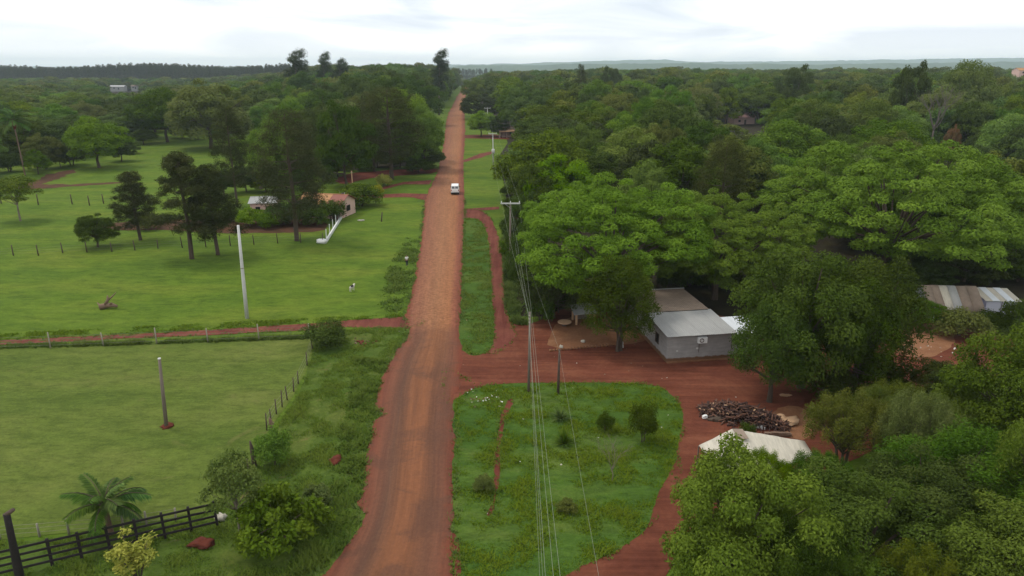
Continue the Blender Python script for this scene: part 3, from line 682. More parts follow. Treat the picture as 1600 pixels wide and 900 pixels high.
tree_px('shrub_b', 1375, 615, 545, 90, 'street_bush', 'dark bush under the right tree of the street pair', 'shrub', rz=1.0)
tree_px('oval', 1300, 612, 430, 150, 'broad_tree', 'dark tree in the middle of the street group', rz=0.5)
tree_px('feather_a', 1400, 690, 580, 140, 'feathery_tree', 'feathery tree at the lower edge of the red street', rz=1.5)
tree_px('feather_b', 1470, 740, 600, 150, 'feathery_tree', 'feathery green tree left of the tall right edge tree', rz=2.5)
tree_px('feather_a', 1318, 735, 590, 150, 'feathery_tree', 'small yellow-green feathery tree right of the sand heap')
tree_px('feather_a', 1420, 770, 585, 130, 'feathery_tree', 'olive feathery tree behind the wide feathery tree at lower right', rz=1.0)
tree_px('feather_a', 1370, 700, 590, 110, 'feathery_tree', 'yellow-green feathery tree between street and wide feathery tree', rz=0.2)
tree_px('feather_b', 1275, 790, 690, 110, 'feathery_tree', 'low feathery tree over the right end of the canvas roof', rz=0.7)
tree_px('round_b', 1430, 880, 690, 190, 'broad_tree', 'mid green tree between bottom edge trees and wide feathery tree', rz=2.7)
tree_px('feather_b', 1500, 860, 635, 290, 'feathery_tree', 'wide green feathery tree, largest at the lower right')
tree_px('round_c', 1145, 955, 690, 235, 'broad_tree', 'bright green broad tree in front of the cream canvas roof')
tree_px('round_b', 1330, 930, 725, 250, 'broad_tree', 'mid green tree right of the brightest tree at the bottom edge', rz=0.3)
tree_px('round_a', 1555, 985, 770, 250, 'broad_tree', 'yellowish green tree in the bottom right corner', rz=1.9)
tree_px('feather_b', 1300, 1010, 825, 130, 'feathery_tree', 'slim feathery tree at the bottom edge between broad trees', rz=0.9)
tree_px('feather_a', 1410, 1010, 815, 150, 'feathery_tree', 'olive feathery tree at the bottom edge near the right corner', rz=2.9)
tree_px('round_b', 1225, 1000, 800, 150, 'broad_tree', 'dark tree at the bottom edge below the brightest tree', rz=2.6)
tree_px('round_a', 1575, 745, 500, 200, 'broad_tree', 'tall green tree at the right edge below the shack')
tree_px('feather_b', 1610, 900, 600, 180, 'feathery_tree', 'feathery tree cut by the right edge of the picture', rz=2.2)
tree_px('round_b', 1475, 650, 560, 110, 'broad_tree', 'low dark bushy tree between the street and the right edge', rz=0.4)
tree_px('oval', 860, 497, 395, 100, 'oval_tree', 'dark shaded tree beneath the huge tree by the power lines', rz=0.8)
tree_px('oval', 824, 478, 350, 66, 'oval_tree', 'slim dark tree beside the utility pole with the crossarm', rz=1.8)
tree_px('mid_b', 816, 405, 300, 60, 'broad_tree', 'dark tree behind the white crossarm')
tree_px('mid_b', 835, 350, 255, 80, 'broad_tree', 'dark green tree between the power line and the two light domes')
tree_px('mid_e', 855, 330, 205, 145, 'domed_tree', 'light green domed tree above the huge tree by the power lines')
tree_px('mid_c', 870, 345, 243, 110, 'domed_tree', 'yellow-green dome in front of the light green domed tree')
for (x_, y_, t_y, w_px, pos) in [(1425, 462, 388, 95, 'leftmost'), (1505, 440, 375, 120, 'middle one'), (1580, 436, 368, 120, 'rightmost')]:
    tree_px('mid_b', x_, y_, t_y, w_px, 'shaded_tree', f'dark low tree in the shade behind the striped shack, {pos} of three', group='shaded trees behind the shack')
tree_px('mid_b', 1215, 452, 392, 110, 'shaded_tree', 'dark low tree in the shade behind the annexe of the grey house')
tree_px('tall_pine', 1120, 400, 212, 105, 'pine_tree', 'tall brownish pine standing in the right forest')
tree_px('mid_c', 752, 213, 174, 46, 'roadside_tree', 'bright small tree right of the road in front of tan porch')
tree_px('mid_b', 780, 214, 182, 30, 'roadside_tree', 'small dark tree left of the tan porch house')
tree_px('mid_b', 746, 186, 146, 56, 'roadside_tree', 'dark bushy tree touching the right side of the far road')
tree_px('mid_a', 745, 166, 124, 46, 'roadside_tree', 'dark tree right of the road near its far end')
# --- left of the road
tree_px('pine_a', 219, 375, 262, 80, 'pine_tree', 'smallest pine in the pasture, left of the group')
tree_px('pine_b', 300, 404, 230, 112, 'pine_tree', 'dark pine in the pasture in front of its group')
tree_px('pine_a', 340, 398, 250, 92, 'pine_tree', 'dark pine just left of the white concrete pole', rz=1.0)
tree_px('tall_pine', 464, 376, 164, 128, 'pine_tree', 'tall dense pine in front of the pink house')
tree_px('tall_pine', 371, 322, 160, 62, 'pine_tree', 'slender dark tree behind the pasture pines', rz=2.0)
tree_px('tall_pine', 612, 280, 132, 118, 'pine_tree', 'broad dark pine left of the road behind the yellow bush', rz=1.0)
tree_px('mid_b', 542, 292, 160, 90, 'tall_tree', 'dark tree with bare trunk left of the broad dark pine')
tree_px('tall_pine', 585, 268, 140, 70, 'pine_tree', 'dark pine close behind the broad dark pine', rz=3.0)
tree_px('mid_b', 500, 275, 165, 80, 'broad_tree', 'dark green tree behind the orange roof')
tree_px('mid_c', 665, 266, 168, 64, 'roadside_tree', 'bright green tree overhanging the left edge of the road')
tree_px('mid_c', 645, 268, 195, 50, 'roadside_tree', 'green tree between broad dark pine and bright roadside tree')
tree_px('round_b', 153, 386, 334, 60, 'round_tree', 'dark rounded tree standing alone in the pasture')
tree_px('small_tree', 32, 345, 274, 68, 'open_tree', 'grey-green open crowned tree in the far left pasture')
tree_px('mid_c', 155, 262, 185, 92, 'broad_tree', 'bright green tree at the wood edge left of the pasture')
tree_px('mid_d', 72, 264, 210, 60, 'broad_tree', 'brownish olive tree beside the far left palm')
tree_px('mid_b', 190, 252, 212, 40, 'broad_tree', 'low dark tree right of the bright tree at wood edge')
tree_px('mid_e', 262, 222, 140, 95, 'broad_tree', 'dark spreading tree with visible trunks behind the pasture')
tree_px('mid_d', 330, 232, 130, 120, 'broad_tree', 'tall olive tree behind the slender dark tree')
tree_px('mid_c', 430, 300, 190, 75, 'broad_tree', 'light green tree left of the tall dense pine', rz=2.0)
tree_px('mid_a', 400, 275, 215, 70, 'broad_tree', 'mid green tree between pasture pines and tall dense pine')
tree_px('shrub_a', 562, 322, 284, 72, 'small_spreading_tree', 'low spreading green tree beside the driveway of the pink house', 'tree')
tree_px('shrub_c', 600, 291, 271, 25, 'yellow_bush', 'yellow flowering bush beside the upper driveway', 'shrub')
tree_px('shrub_c', 590, 305, 288, 22, 'yellow_bush', 'smaller yellow-green bush below the yellow flowering bush', 'shrub')
for i, (bx, by, tp, w, sp, lab) in enumerate([(395, 352, 324, 50, 'shrub_e', 'leafy bright bush left of the pink shed wall'), (470, 350, 305, 60, 'shrub_b', 'dark bush around the tall pine trunk by the house'),
        (520, 345, 308, 44, 'shrub_b', 'dark bush in front of the pink house wall'), (440, 350, 315, 44, 'shrub_a', 'bush between the pink shed and the tall pine'),
        (360, 346, 322, 40, 'shrub_b', 'dark low bush left of the leafy bright bush'), (545, 332, 318, 22, 'shrub_b', 'small dark bush at the end of the white low wall'),
        (495, 352, 322, 40, 'shrub_a', 'bush right of the tall pine trunk'),
        (230, 358, 330, 40, 'shrub_d', 'olive bush at the tilled bed under pasture pines'), (420, 356, 332, 34, 'shrub_a', 'low bush at the tilled bed before the pink shed')]):
    tree_px(sp, bx, by, tp, w, 'garden_bush', lab, 'shrub', 'bushes around the pink house')
tree_px('shrub_b', 510, 541, 497, 66, 'round_shrub', 'rounded dense shrub at the paddock corner by the side track', 'shrub')
tree_px('shrub_e', 428, 726, 664, 58, 'bright_shrub', 'bright green shrub on the paddock fence line', 'shrub')
tree_px('small_tree', 376, 842, 703, 88, 'small_tree', 'small dark tree with thin pale trunk by the black fence')
tree_px('shrub_f', 440, 852, 735, 140, 'leafy_shrub', 'big leafy green shrub between small tree and road', 'shrub')
tree_px('shrub_f', 490, 800, 750, 66, 'leafy_shrub', 'loose olive shrub at the right of the big leafy shrub', 'shrub')
tree_px('sapling', 218, 912, 826, 95, 'sapling', 'yellow-green sapling in front of the black fence', 'shrub')
tree_px('shrub_b', 1005, 690, 622, 46, 'round_tree', 'small dark round tree standing on the lawn')
tree_px('shrub_b', 945, 672, 640, 28, 'lawn_shrub', 'tiny dark shrub left of the round lawn tree', 'shrub')
tree_px('shrub_d', 886, 798, 778, 34, 'lawn_shrub', 'low weedy clump near the front of the lawn', 'shrub')
tree_px('shrub_d', 756, 765, 738, 34, 'lawn_shrub', 'grassy clump on the lawn beside the gully', 'shrub')
tree_px('round_a', 1440, 512, 465, 62, 'young_tree', 'young tree in front of the lilac end of the shack')
tree_px('shrub_d', 1500, 525, 475, 82, 'yard_bush', 'olive bush in front of the striped shack roof', 'shrub')
tree_px('shrub_b', 1545, 515, 480, 56, 'yard_bush', 'dark bush below the lilac shed wall', 'shrub')
tree_px('shrub_a', 1590, 520, 465, 54, 'yard_bush', 'bush right of the lilac shed at the picture edge', 'shrub')
tree_px('shrub_b', 1415, 520, 500, 18, 'yard_bush', 'small dark bush on the red shack yard', 'shrub')
tree_px('shrub_a', 1115, 760, 700, 66, 'yard_bush', 'loose bush at the left corner of the canvas roof', 'shrub')
tree_px('feather_b', 1190, 775, 690, 90, 'yard_bush', 'feathery bush covering the middle of the canvas roof', 'shrub')
tree_px('shrub_b', 1165, 695, 655, 26, 'yard_bush', 'small dark bush between woodpile and canvas roof', 'shrub')
# skyline eucalypts
for (x, tp, Y, w, lab) in [(458, 78, 385, 17, 'tallest eucalypt above the skyline, leftmost of four'), (503, 82, 400, 11, 'narrow eucalypt above the skyline, second from left'),
                       (529, 92, 400, 13, 'short round eucalypt above the skyline, third from left'), (684, 78, 395, 14, 'eucalypt above the skyline beside the far road')]:
    d = ray(x, 108); X = d.x*Y/d.y; h = height_at(x, tp, Y)
    PLACED.append((X, Y, 3)); tree('euc', X, Y, h-zt(X, Y), w, 'eucalypt_tree', lab, group='eucalypts above the skyline')
X, Y = P(908, 190).x, 360.0; X = ray(908, 110).x*Y/ray(908, 110).y
tree('tall_pine', X, Y, height_at(908, 98, Y)-zt(X, Y), 7.5, 'conifer', 'dark pointed conifer on the right forest skyline')

for (x, tp_y, Y_, w_, sp_, lab) in [(1432, 100, 235, 12, 'mid_b', 'dark tall tree on the right skyline, left of a broad pale one'), (1515, 100, 250, 20, 'mid_e', 'broad light green tree highest on the right skyline'), (1245, 104, 330, 18, 'mid_b', 'dark round tree breaking the middle of the right skyline'),
                                    (955, 106, 420, 14, 'mid_b', 'small dark tree breaking the skyline right of pointed conifer')]:
    d = ray(x, 105); X = d.x*Y_/d.y; PLACED.append((X, Y_, w_*.4)); tree(sp_, X, Y_, height_at(x, tp_y, Y_)-zt(X, Y_), w_, 'skyline_tree', lab)
# bare tree and rusty tree rising out of the canopy
def bare_tree(X, Y, h, w, label, name='bare_tree', mat='bark_pale', seed=3, r0=0.35, zb=0.0, fork=0.32):
    rs = random.Random(seed); tr = MB(); br = MB()
    tr.tube([(0, 0, -0.3), (0.1, 0, h*fork*0.5), (0, 0.1, h*fork)], [r0, r0*0.8, r0*0.7], 7)
    def grow(p, d, L, r, lev):
        q = p+d*L*0.5+Vector((rs.uniform(-1, 1), rs.uniform(-1, 1), 0))*L*0.06; e_ = p+d*L+Vector((0, 0, 0.06*L))
        br.tube([p, q, e_], [r, r*0.8, r*0.55], 5, cap=False)
        if lev == 0: return
        for _ in range(3 if lev > 1 else 4):
            nd = (d+Vector((rs.uniform(-1, 1), rs.uniform(-1, 1), rs.uniform(-0.25, 0.55)))*0.75).normalized()
            grow(p.lerp(e_, rs.uniform(0.55, 1)), nd, L*rs.uniform(0.5, 0.75), r*0.5, lev-1)
    for k in range(6):
        a = k/6*6.28+rs.uniform(-.4, .4); s = 0.55*w/h
        grow(Vector((0, 0, h*fork*rs.uniform(0.75, 1))), Vector((math.cos(a)*s*1.3, math.sin(a)*s*1.3, 1)).normalized(), h*0.34, r0*0.5, 3)
    e = thing(name, label, 'tree', (X, Y, zb)); link('trunk', tr.mesh('bare_trunk', True), M[mat], e); link('branches', br.mesh('bare_branches', True), M[mat], e)
b = P(1462, 186, 11.5); PLACED.append((b.x, b.y, 6))
bare_tree(b.x, b.y, height_at(1462, 122, b.y)*0.80, 10, 'leafless pale tree rising out of the right forest', mat='bark_grey', r0=0.30, fork=0.55)
b = P(955, 752); bare_tree(b.x, b.y, height_at(955, 672, b.y), 2.2, 'bare grey sapling standing on the lawn', 'bare_sapling', 'bark_pale', 9, 0.035, 0, 0.25)
b = P(1489, 215, 8.0); PLACED.append((b.x, b.y, 3))
c_, t_, pw_, ph_ = PROTO['mid_d']; cc = c_.copy(); cc.materials.clear(); cc.materials.append(LF['orange']); PROTO['rusty'] = (cc, t_, pw_, ph_)
tree('rusty', b.x, b.y, height_at(1489, 199, b.y), 4.4, 'rusty_tree', 'rusty orange leaved tree in the right forest', rz=1.0)

# --- woods: everything else
PROT = [(764, 182, 803, 222, 262), (1130, 173, 1188, 191, 318), (1425, 122, 1498, 188, 186), (1474, 196, 1505, 232, 175), (168, 132, 212, 142, 900), (1076, 212, 1165, 290, 108), (785, 205, 925, 330, 116), (1578, 105, 1610, 118, 520)]
cand = []
def ok(X, Y, h, w):
    for (a, b_, r) in PLACED:
        if (a-X)**2+(b_-Y)**2 < (0.40*w+(r*0.62 if r < 7 else r*0.30))**2: return False
    x0, y0 = proj(X, Y, h); x1, y1 = proj(X, Y, 0.0); r = w*0.5*FPX/depth(X, Y)
    if Y < 900 and (x0+r < -40 or x0-r > 1640): return False
    for (a, b_, c, d, yy) in PROT:
        if Y < yy and x0+r > a and x0-r < c and y1 > b_ and y0 < d: return False
    return True
for side in (1, -1):
    got = []; tries = 0
    Ymax = 1000
    rows = []; Y = 74.0 if side > 0 else 165.0
    while Y < Ymax:
        base = 10.0+min(8.0, Y*0.024); X = -0.9*Y-40; rows.append(Y)
        Xend = 0.82*Y+40
        X = (np.interp(Y, rb_y, rb_x) if side > 0 else -0.95*Y-20)+rnd.uniform(0, base)
        while X < (Xend if side > 0 else np.interp(Y, ly, lx)):
            w = base*rnd.uniform(0.7, 1.45); h = rnd.uniform(8.5, 14.5)*(0.85+0.15*w/base)+min(6.3, max(0, Y-110)*0.028)*rnd.uniform(0.6, 1.15)
            if side < 0: h = h*(1-0.24*sstep(0.24, 0.42, -X/Y))+3.0*(1-sstep(0.16, 0.34, -X/Y))
            x, y = X+rnd.uniform(-.3, .3)*base, Y+rnd.uniform(-.4, .4)*base
            inside = x > np.interp(y, rb_y, rb_x)+0.36*w if side > 0 else (x < np.interp(y, ly, lx)-1.5-0.40*w and left_front_Y(x, y))
            if side > 0 and y < 92 and x > 36: inside = False
            if any((a-x)**2+(b_-y)**2 < r*r and r > 7 for a, b_, r in PLACED): h = min(h, rnd.uniform(5.5, 8.0)); w = min(w, 9.0)
            if inside and ok(x, y, h, w): cand.append((x, y, h, w, side))
            X += base*0.86*rnd.uniform(0.8, 1.2)
        Y += base*0.76
vis = sorted(cand, key=lambda c: -(c[3]/c[1]))
NB = 238
near, rest = vis[:NB], vis[NB:]
# labels: rows counted from the front of each wood, then tone, then order from the left
SPECS = [('mid_a', 'mid green'), ('mid_b', 'dark green'), ('mid_c', 'bright green'), ('mid_d', 'olive'), ('mid_e', 'mid green'), ('mid_f', 'dark green')]
WGT = [4, 3.4, 2.0, 2.8, 2.2, 1.4]
assigned = []
for side in (1, -1):
    grp = sorted([c for c in near if c[4] == side], key=lambda c: c[1])
    nrow = max(1, len(grp)//13); buckets = {}
    for i, c in enumerate(grp):
        sp, tone = rnd.choices(SPECS, WGT)[0]; row = min(nrow-1, i//13)
        buckets.setdefault((row, tone), []).append((c, sp))
    for (row, tone), L_ in buckets.items():
        L_.sort(key=lambda q: q[0][0]/q[0][1])
        for i, (c, sp) in enumerate(L_):
            lab = f"{ordinal(i)} {tone} tree from left, {ordinal(row)} row back in the {'right' if side > 0 else 'left'} wood"
            if len(L_) == 1: lab = f"only {tone} tree in the {ordinal(row)} row back of the {'right' if side > 0 else 'left'} wood"
            tree(sp, c[0], c[1], c[2], c[3], 'forest_tree', lab, 'tree', 'trees of the right wood' if side > 0 else 'trees of the left wood', rz=rnd.uniform(0, 6.28))
# undergrowth along the front of the right wood
ug = [(845, 500, 'mid'), (872, 488, 'x'), (1040, 452, 'x'), (1075, 447, 'x'), (1110, 450, 'x'), (1145, 455, 'x'), (1180, 470, 'x'), (1225, 470, 'x'), (1420, 455, 'x'), (1400, 490, 'x'),
      (1590, 440, 'x'), (803, 440, 'x'), (800, 400, 'x'), (798, 365, 'x'), (796, 335, 'x'), (793, 305, 'x'), (790, 280, 'x'), (786, 258, 'x'), (930, 480, 'x'), (1500, 430, 'x'), (1550, 432, 'x')]
for i, (x, y, _) in enumerate(ug):
    b = P(x, y); w = rnd.uniform(2.6, 4.4)
    tree(rnd.choice(['shrub_b', 'shrub_a', 'shrub_b']), b.x, b.y, rnd.uniform(2.0, 3.6), w, 'undergrowth_bush', f'{ordinal(sorted(q[0] for q in ug).index(x))} undergrowth bush from the left along the front of the right wood', 'shrub', 'undergrowth along the right wood')

lu = [(415, 300), (448, 296), (478, 288), (505, 284), (528, 276), (560, 266), (590, 262), (625, 262), (655, 270), (676, 262), (385, 300), (350, 305), (310, 218), (285, 216), (225, 226), (205, 240), (112, 258), (95, 262), (60, 272), (15, 268), (340, 222), (375, 236)]
for i, (x, y) in enumerate(lu):
    b = P(x, y); w = rnd.uniform(4.5, 8.5)
    tree(rnd.choice(['mid_b', 'mid_f', 'mid_a', 'shrub_b']), b.x, b.y, rnd.uniform(3.2, 6.0), w, 'wood_edge_bush', f'{ordinal(sorted(q[0] for q in lu).index(x))} low bush from the left along the front of the left wood', 'shrub', 'bushes along the left wood')

# the farther trees read as one mass: points with instances of light trees
def scatter(name, pts, keys, label, cat):
    lib = bpy.data.collections.new(name+'_kinds')
    for k in keys:
        c, t, pw, ph = PROTO[k]
        bm = bmesh.new(); bm.from_mesh(t); tm = bpy.data.meshes.new(k+'_both')
        nt_ = len(t.polygons); bm.from_mesh(c); bm.to_mesh(tm); bm.free()
        tm.materials.clear(); tm.materials.append(t.materials[0]); tm.materials.append(c.materials[0])
        tm.polygons.foreach_set('material_index', np.array([0]*nt_+[1]*len(c.polygons), np.int32))
        o = bpy.data.objects.new(k+'_kind', tm); lib.objects.link(o)
    me = bpy.data.meshes.new(name); me.from_pydata([p[0] for p in pts], [], [])
    a = me.attributes.new('sc', 'FLOAT_VECTOR', 'POINT'); a.data.foreach_set('vector', np.array([p[1] for p in pts], np.float32).ravel())
    a = me.attributes.new('rz', 'FLOAT_VECTOR', 'POINT'); a.data.foreach_set('vector', np.array([(0, 0, p[2]) for p in pts], np.float32).ravel())
    a = me.attributes.new('kind_index', 'INT', 'POINT'); a.data.foreach_set('value', np.array([p[3] for p in pts], np.int32))
    o = link(name, me, None); tag(o, label, cat, kind='stuff')
    ng = bpy.data.node_groups.new(name, 'GeometryNodeTree')
    ng.interface.new_socket('Geometry', in_out='INPUT', socket_type='NodeSocketGeometry'); ng.interface.new_socket('Geometry', in_out='OUTPUT', socket_type='NodeSocketGeometry')
    gi, go = ng.nodes.new('NodeGroupInput'), ng.nodes.new('NodeGroupOutput')
    ip = ng.nodes.new('GeometryNodeInstanceOnPoints'); ci = ng.nodes.new('GeometryNodeCollectionInfo')
    ci.inputs['Collection'].default_value = lib; ci.inputs['Separate Children'].default_value = True; ci.inputs['Reset Children'].default_value = True
    def na(nm, typ):
        q = ng.nodes.new('GeometryNodeInputNamedAttribute'); q.data_type = typ; q.inputs['Name'].default_value = nm; return q.outputs[0]
    ng.links.new(gi.outputs[0], ip.inputs['Points']); ng.links.new(ci.outputs[0], ip.inputs['Instance']); ip.inputs['Pick Instance'].default_value = True
    ng.links.new(na('kind_index', 'INT'), ip.inputs['Instance Index']); ng.links.new(na('rz', 'FLOAT_VECTOR'), ip.inputs['Rotation']); ng.links.new(na('sc', 'FLOAT_VECTOR'), ip.inputs['Scale'])
    ng.links.new(ip.outputs[0], go.inputs[0])
    md = o.modifiers.new('trees', 'NODES'); md.node_group = ng
    return o
FK = ['far_a', 'far_b', 'far_c', 'far_d']
pts = []
for (x, y, h, w, s) in rest:
    pts.append(((x, y, zt(x, y)), (w/12.4, w/12.4, h/11.4), rnd.uniform(0, 6.28), rnd.choices(range(4), [3, 3, 3, 2])[0]))
for _ in range(2600):        # beyond the last row, thinning to the low ground between here and the hills
    y = 1000+1900*rnd.random()**1.4; x = rnd.uniform(-0.85*y, 0.85*y)
    if abs(x-road_x(y)) < 10 and y < 1100: continue
    if x < -250 and y < 1450: continue
    w = rnd.uniform(14, 24); h = rnd.uniform(10, 17)
    pts.append(((x, y, zt(x, y)), (w/12.4, w/12.4, h/11.4), rnd.uniform(0, 6.28), rnd.randrange(4)))
scatter('distant_wood', pts, FK, 'distant mass of treetops reaching back to the horizon', 'wood')
pts = []
for r_ in range(9):
    y0 = 1060+r_*14
    x = -950
    while x < -330:
        x += rnd.uniform(4, 8)*1.15
        yy = y0+(x+950)*-0.05+rnd.uniform(-5, 5)
        h = rnd.uniform(27, 32)+3*math.sin(x*0.02)
        pts.append(((x, yy, zt(x, yy)), (1.3, 1.3, h/22), rnd.uniform(0, 6.28), 0))
for r_ in range(4):
    x = -360
    while x < -60:
        x += rnd.uniform(8, 16); pts.append(((x, 1700+r_*25+rnd.uniform(-8, 8), -4), (1.5, 1.5, rnd.uniform(22, 28)/22), rnd.uniform(0, 6.28), 0))
scatter('pine_plantation', pts, ['far_pine'], 'dark plantation of tall pines along the left horizon', 'wood')

# hills beyond
def hills(name, Yc, top_px, seed, mat, dens=1.0):
    v = []; f = []; nx = 420; xs = np.linspace(-1.1*Yc, 1.1*Yc, nx); prof = [(-420, 0.0), (-260, .45), (-120, .8), (0, 1.0), (200, .9), (500, .4)]
    for (dy, k) in prof:
        for x in xs:
            px = 800+FPX*x/(Yc*0.951+8)
            top = height_at(px, top_px(px), Yc)
            nse = 6*noise.fractal(Vector((x*0.004, dy*0.01, seed)), 1.0, 2.0, 4)+5*noise.noise(Vector((x*0.045, dy*0.05, seed)))+4.0*abs(noise.noise(Vector((x*0.11, dy, seed))))
            v.append((x, Yc+dy, max(-16, -15+(top+15)*k+nse*(0.3+0.7*k))))
    n = len(prof)
    for j in range(n-1):
        for i in range(nx-1): f.append((j*nx+i, j*nx+i+1, (j+1)*nx+i+1, (j+1)*nx+i))
    me = bpy.data.meshes.new(name); me.from_pydata(v, [], f); me.update(); structure(name, me, mat)
M['hill'] = grassmat('wooded_hillside', (0.030, 0.060, 0.018), (0.045, 0.080, 0.022), (0.070, 0.105, 0.030), 0.02, (0.20, 0.20, 0.08), 0.4)
hills('hills', 4500, lambda p: 102.0-3.0*sstep(760, 1050, p)+1.5*sstep(1050, 1250, p)-4*sstep(1250, 1650, p)+5*sstep(760, 650, p), 4.0, M['hill'])
hills('hills', 8000, lambda p: 101.0-8.0*sstep(700, 1060, p)+3.5*sstep(1030, 1080, p)-7*sstep(1100, 1700, p)+3*sstep(700, 500, p), 9.0, M['hill'])

# ================================================================== HOUSES
def frame(o_px, rz, z=0.0):
    b = P(*o_px); return b, rz
def quad_prism(mb, pts, th, m=0):
    """a slab of thickness th under the polygon pts"""
    pts = [Vector(p) for p in pts]; n = len(pts); nn = (pts[1]-pts[0]).cross(pts[2]-pts[0]).normalized()
    if nn.z < 0: nn = -nn
    low = [p-nn*th for p in pts]
    fs = [tuple(range(n)), tuple(range(2*n-1, n-1, -1))]+[(i, i+n, (i+1) % n+n, (i+1) % n) for i in range(n)]
    return mb.add(pts+low, fs, m)
def corrugated(w, l, nwave, amp, th=0.012):
    """roof sheet: x across, y along, waves across"""
    v = []; k = nwave*4
    for i in range(k+1):
        x = w*i/k; z = amp*math.sin(2*math.pi*i/4)
        v += [(x, 0, z), (x, l, z), (x, 0, z-th), (x, l, z-th)]
    f = []
    for i in range(k):
        a = 4*i; f += [(a, a+4, a+5, a+1), (a+2, a+3, a+7, a+6), (a, a+2, a+6, a+4), (a+1, a+5, a+7, a+3)]
    mb = MB(); mb.add(v, f); return mb

def grey_house():
    e = thing('block_house', 'low grey block house with grey and brown sheet roofs beside the street', 'house', P(1041, 567), R(9))
    W, D1, D2, H0, H1, H2 = 6.1, 5.4, 6.2, 2.62, 2.85, 2.95
    t = 0.18
    def wall(name, a, b, h0, h1, hole=None, m=M['block']):
        a, b = Vector(a), Vector(b); d = (b-a).normalized(); nn = Vector((-d.y, d.x, 0))*t; L = (b-a).length; mb = MB()
        def piece(s0, s1, z0, z1a, z1b):
            p, q = a+d*s0, a+d*s1
            pts = [p, q, q+nn, p+nn]
            v = [(r.x, r.y, z0) for r in pts]+[(p.x, p.y, z1a), (q.x, q.y, z1b), (q.x+nn.x, q.y+nn.y, z1b), (p.x+nn.x, p.y+nn.y, z1a)]
            mb.add(v, [(3, 2, 1, 0), (4, 5, 6, 7), (0, 1, 5, 4), (1, 2, 6, 5), (2, 3, 7, 6), (3, 0, 4, 7)])
        hh = lambda s: h0+(h1-h0)*s/L
        if hole:
            s0, s1, z0, z1 = hole
            piece(0, s0, -0.1, hh(0), hh(s0)); piece(s1, L, -0.1, hh(s1), hh(L)); piece(s0, s1, -0.1, z0, z0); piece(s0, s1, z1, hh(s0), hh(s1))
        else: piece(0, L, -0.1, h0, h1)
        return link(name, mb.mesh('house_wall'), m, e)
    wall('front_wall', (0, 0, 0), (W, 0, 0), H0, H0)
    wl_ = wall('side_wall', (0, D1+D2, 0), (0, -0.003+t, 0), H2, H0+0.01, (D2+2.4, D2+3.25, 0.95, 1.9))
    wall('side_wall', (W, t, 0), (W, D1+D2, 0), H0, H2); wall('back_wall', (W-t, D1+D2, 0), (t, D1+D2, 0), H2, H2)
    wn_ = link('window', MB().box((0.10, D1-2.82, 1.42), (0.05, 0.85, 0.95)).mesh('window_pane'), M['darkgap'], e)
    fr = MB()
    for zz in (0.95, 1.9): fr.box((0.02, D1-2.82, zz), (0.08, 0.95, 0.07))
    for yy in (-0.43, 0.43): fr.box((0.02, D1-2.82+yy, 1.42), (0.08, 0.07, 0.88))
    link('frame', fr.mesh('window_frame'), M['postdark'], wn_)
    # front roof: overlapping fibre sheets, each its own piece
    sw = (W+0.5)/6
    sm = corrugated(sw+0.06, D1+0.45, 6, 0.018).mesh('front_sheet'); sm.materials.append(M['greysheet'])
    ang = math.atan2(H1-H0, D1)
    for i in range(6):
        s = link('roof_sheet', sm, None, e); s.location = (-0.2+sw*i, -0.35, H0+0.03+0.012*(i % 2)); s.rotation_euler = (ang, 0, rnd.uniform(-.006, .006))
    sm2 = corrugated(W/4+0.06, D2+0.2, 7, 0.018).mesh('rear_sheet'); sm2.materials.append(M['brownsheet'])
    for i in range(4):
        s = link('roof_sheet', sm2, None, e); s.location = (-0.15+(W+0.25)/4*i, D1-0.12, H1+0.13+0.012*(i % 2)); s.rotation_euler = (R(0.4), 0, 0); s['label'] = 'brown weathered rear roof sheet'
    link('ridge_strip', MB().box((W/2, D1+D2+0.02, H2+0.17), (W+0.3, 0.22, 0.05)).mesh('ridge'), M['greysheet'], e)
    # annexe on the right
    ax0, ax1 = W+0.003, W+2.7
    mb = MB(); mb.box(((ax0+ax1)/2, 1.95, 1.14), (ax1-ax0, 3.5, 2.48)); link('annexe_wall', mb.mesh('annexe_wall'), M['block'], e)
    am = corrugated(1.0, 4.0, 6, 0.018).mesh('annexe_sheet'); am.materials.append(M['palesheet'])
    for i in range(3):
        s = link('roof_sheet', am, None, e); s.location = (W+0.32+0.94*i, -0.15, 2.46+0.012*(i % 2)); s.rotation_euler = (R(2.2), 0, 0); s['label'] = 'pale newer roof sheet over the annexe'
    # outdoor air-conditioning unit
    ac = link('air_conditioner', MB().box((3.2, -0.19, 2.12), (0.82, 0.30, 0.56)).mesh('ac_case'), M['ac'], e)
    fan = MB(); fan.tube([(3.08, -0.341, 2.12), (3.08, -0.36, 2.12)], 0.21, 16); link('fan_grille', fan.mesh('ac_fan'), M['postdark'], ac)
    bl = MB()
    for k in range(3): bl.box((3.08, -0.367, 2.12), (0.34, 0.006, 0.06), 0, 0, (0, k*1.047))
    link('fan_blade', bl.mesh('ac_blades'), M['ac'], ac)
    br = MB(); br.box((2.9, -0.15, 1.82), (0.04, 0.29, 0.04)); br.box((3.5, -0.15, 1.82), (0.04, 0.29, 0.04)); link('bracket', br.mesh('ac_bracket'), M['postdark'], ac)
    link('drain_pipe', MB().tube([(3.0, -0.03, 1.85), (3.0, -0.03, 0.85)], 0.022, 6).mesh('drain'), M['postdark'], e)
    for (x, z, s) in [(2.85, 1.25, .16), (0.95, 1.1, .12)]:
        link('plaster_patch', MB().box((x, -0.006, z), (s*1.3, 0.012, s)).mesh('patch'), M['concrete'], e)
    link('plinth', MB().box((W/2+1.35, -0.10, 0.06), (W+2.7, 0.2, 0.14)).mesh('plinth'), M['yard'], e)
grey_house()

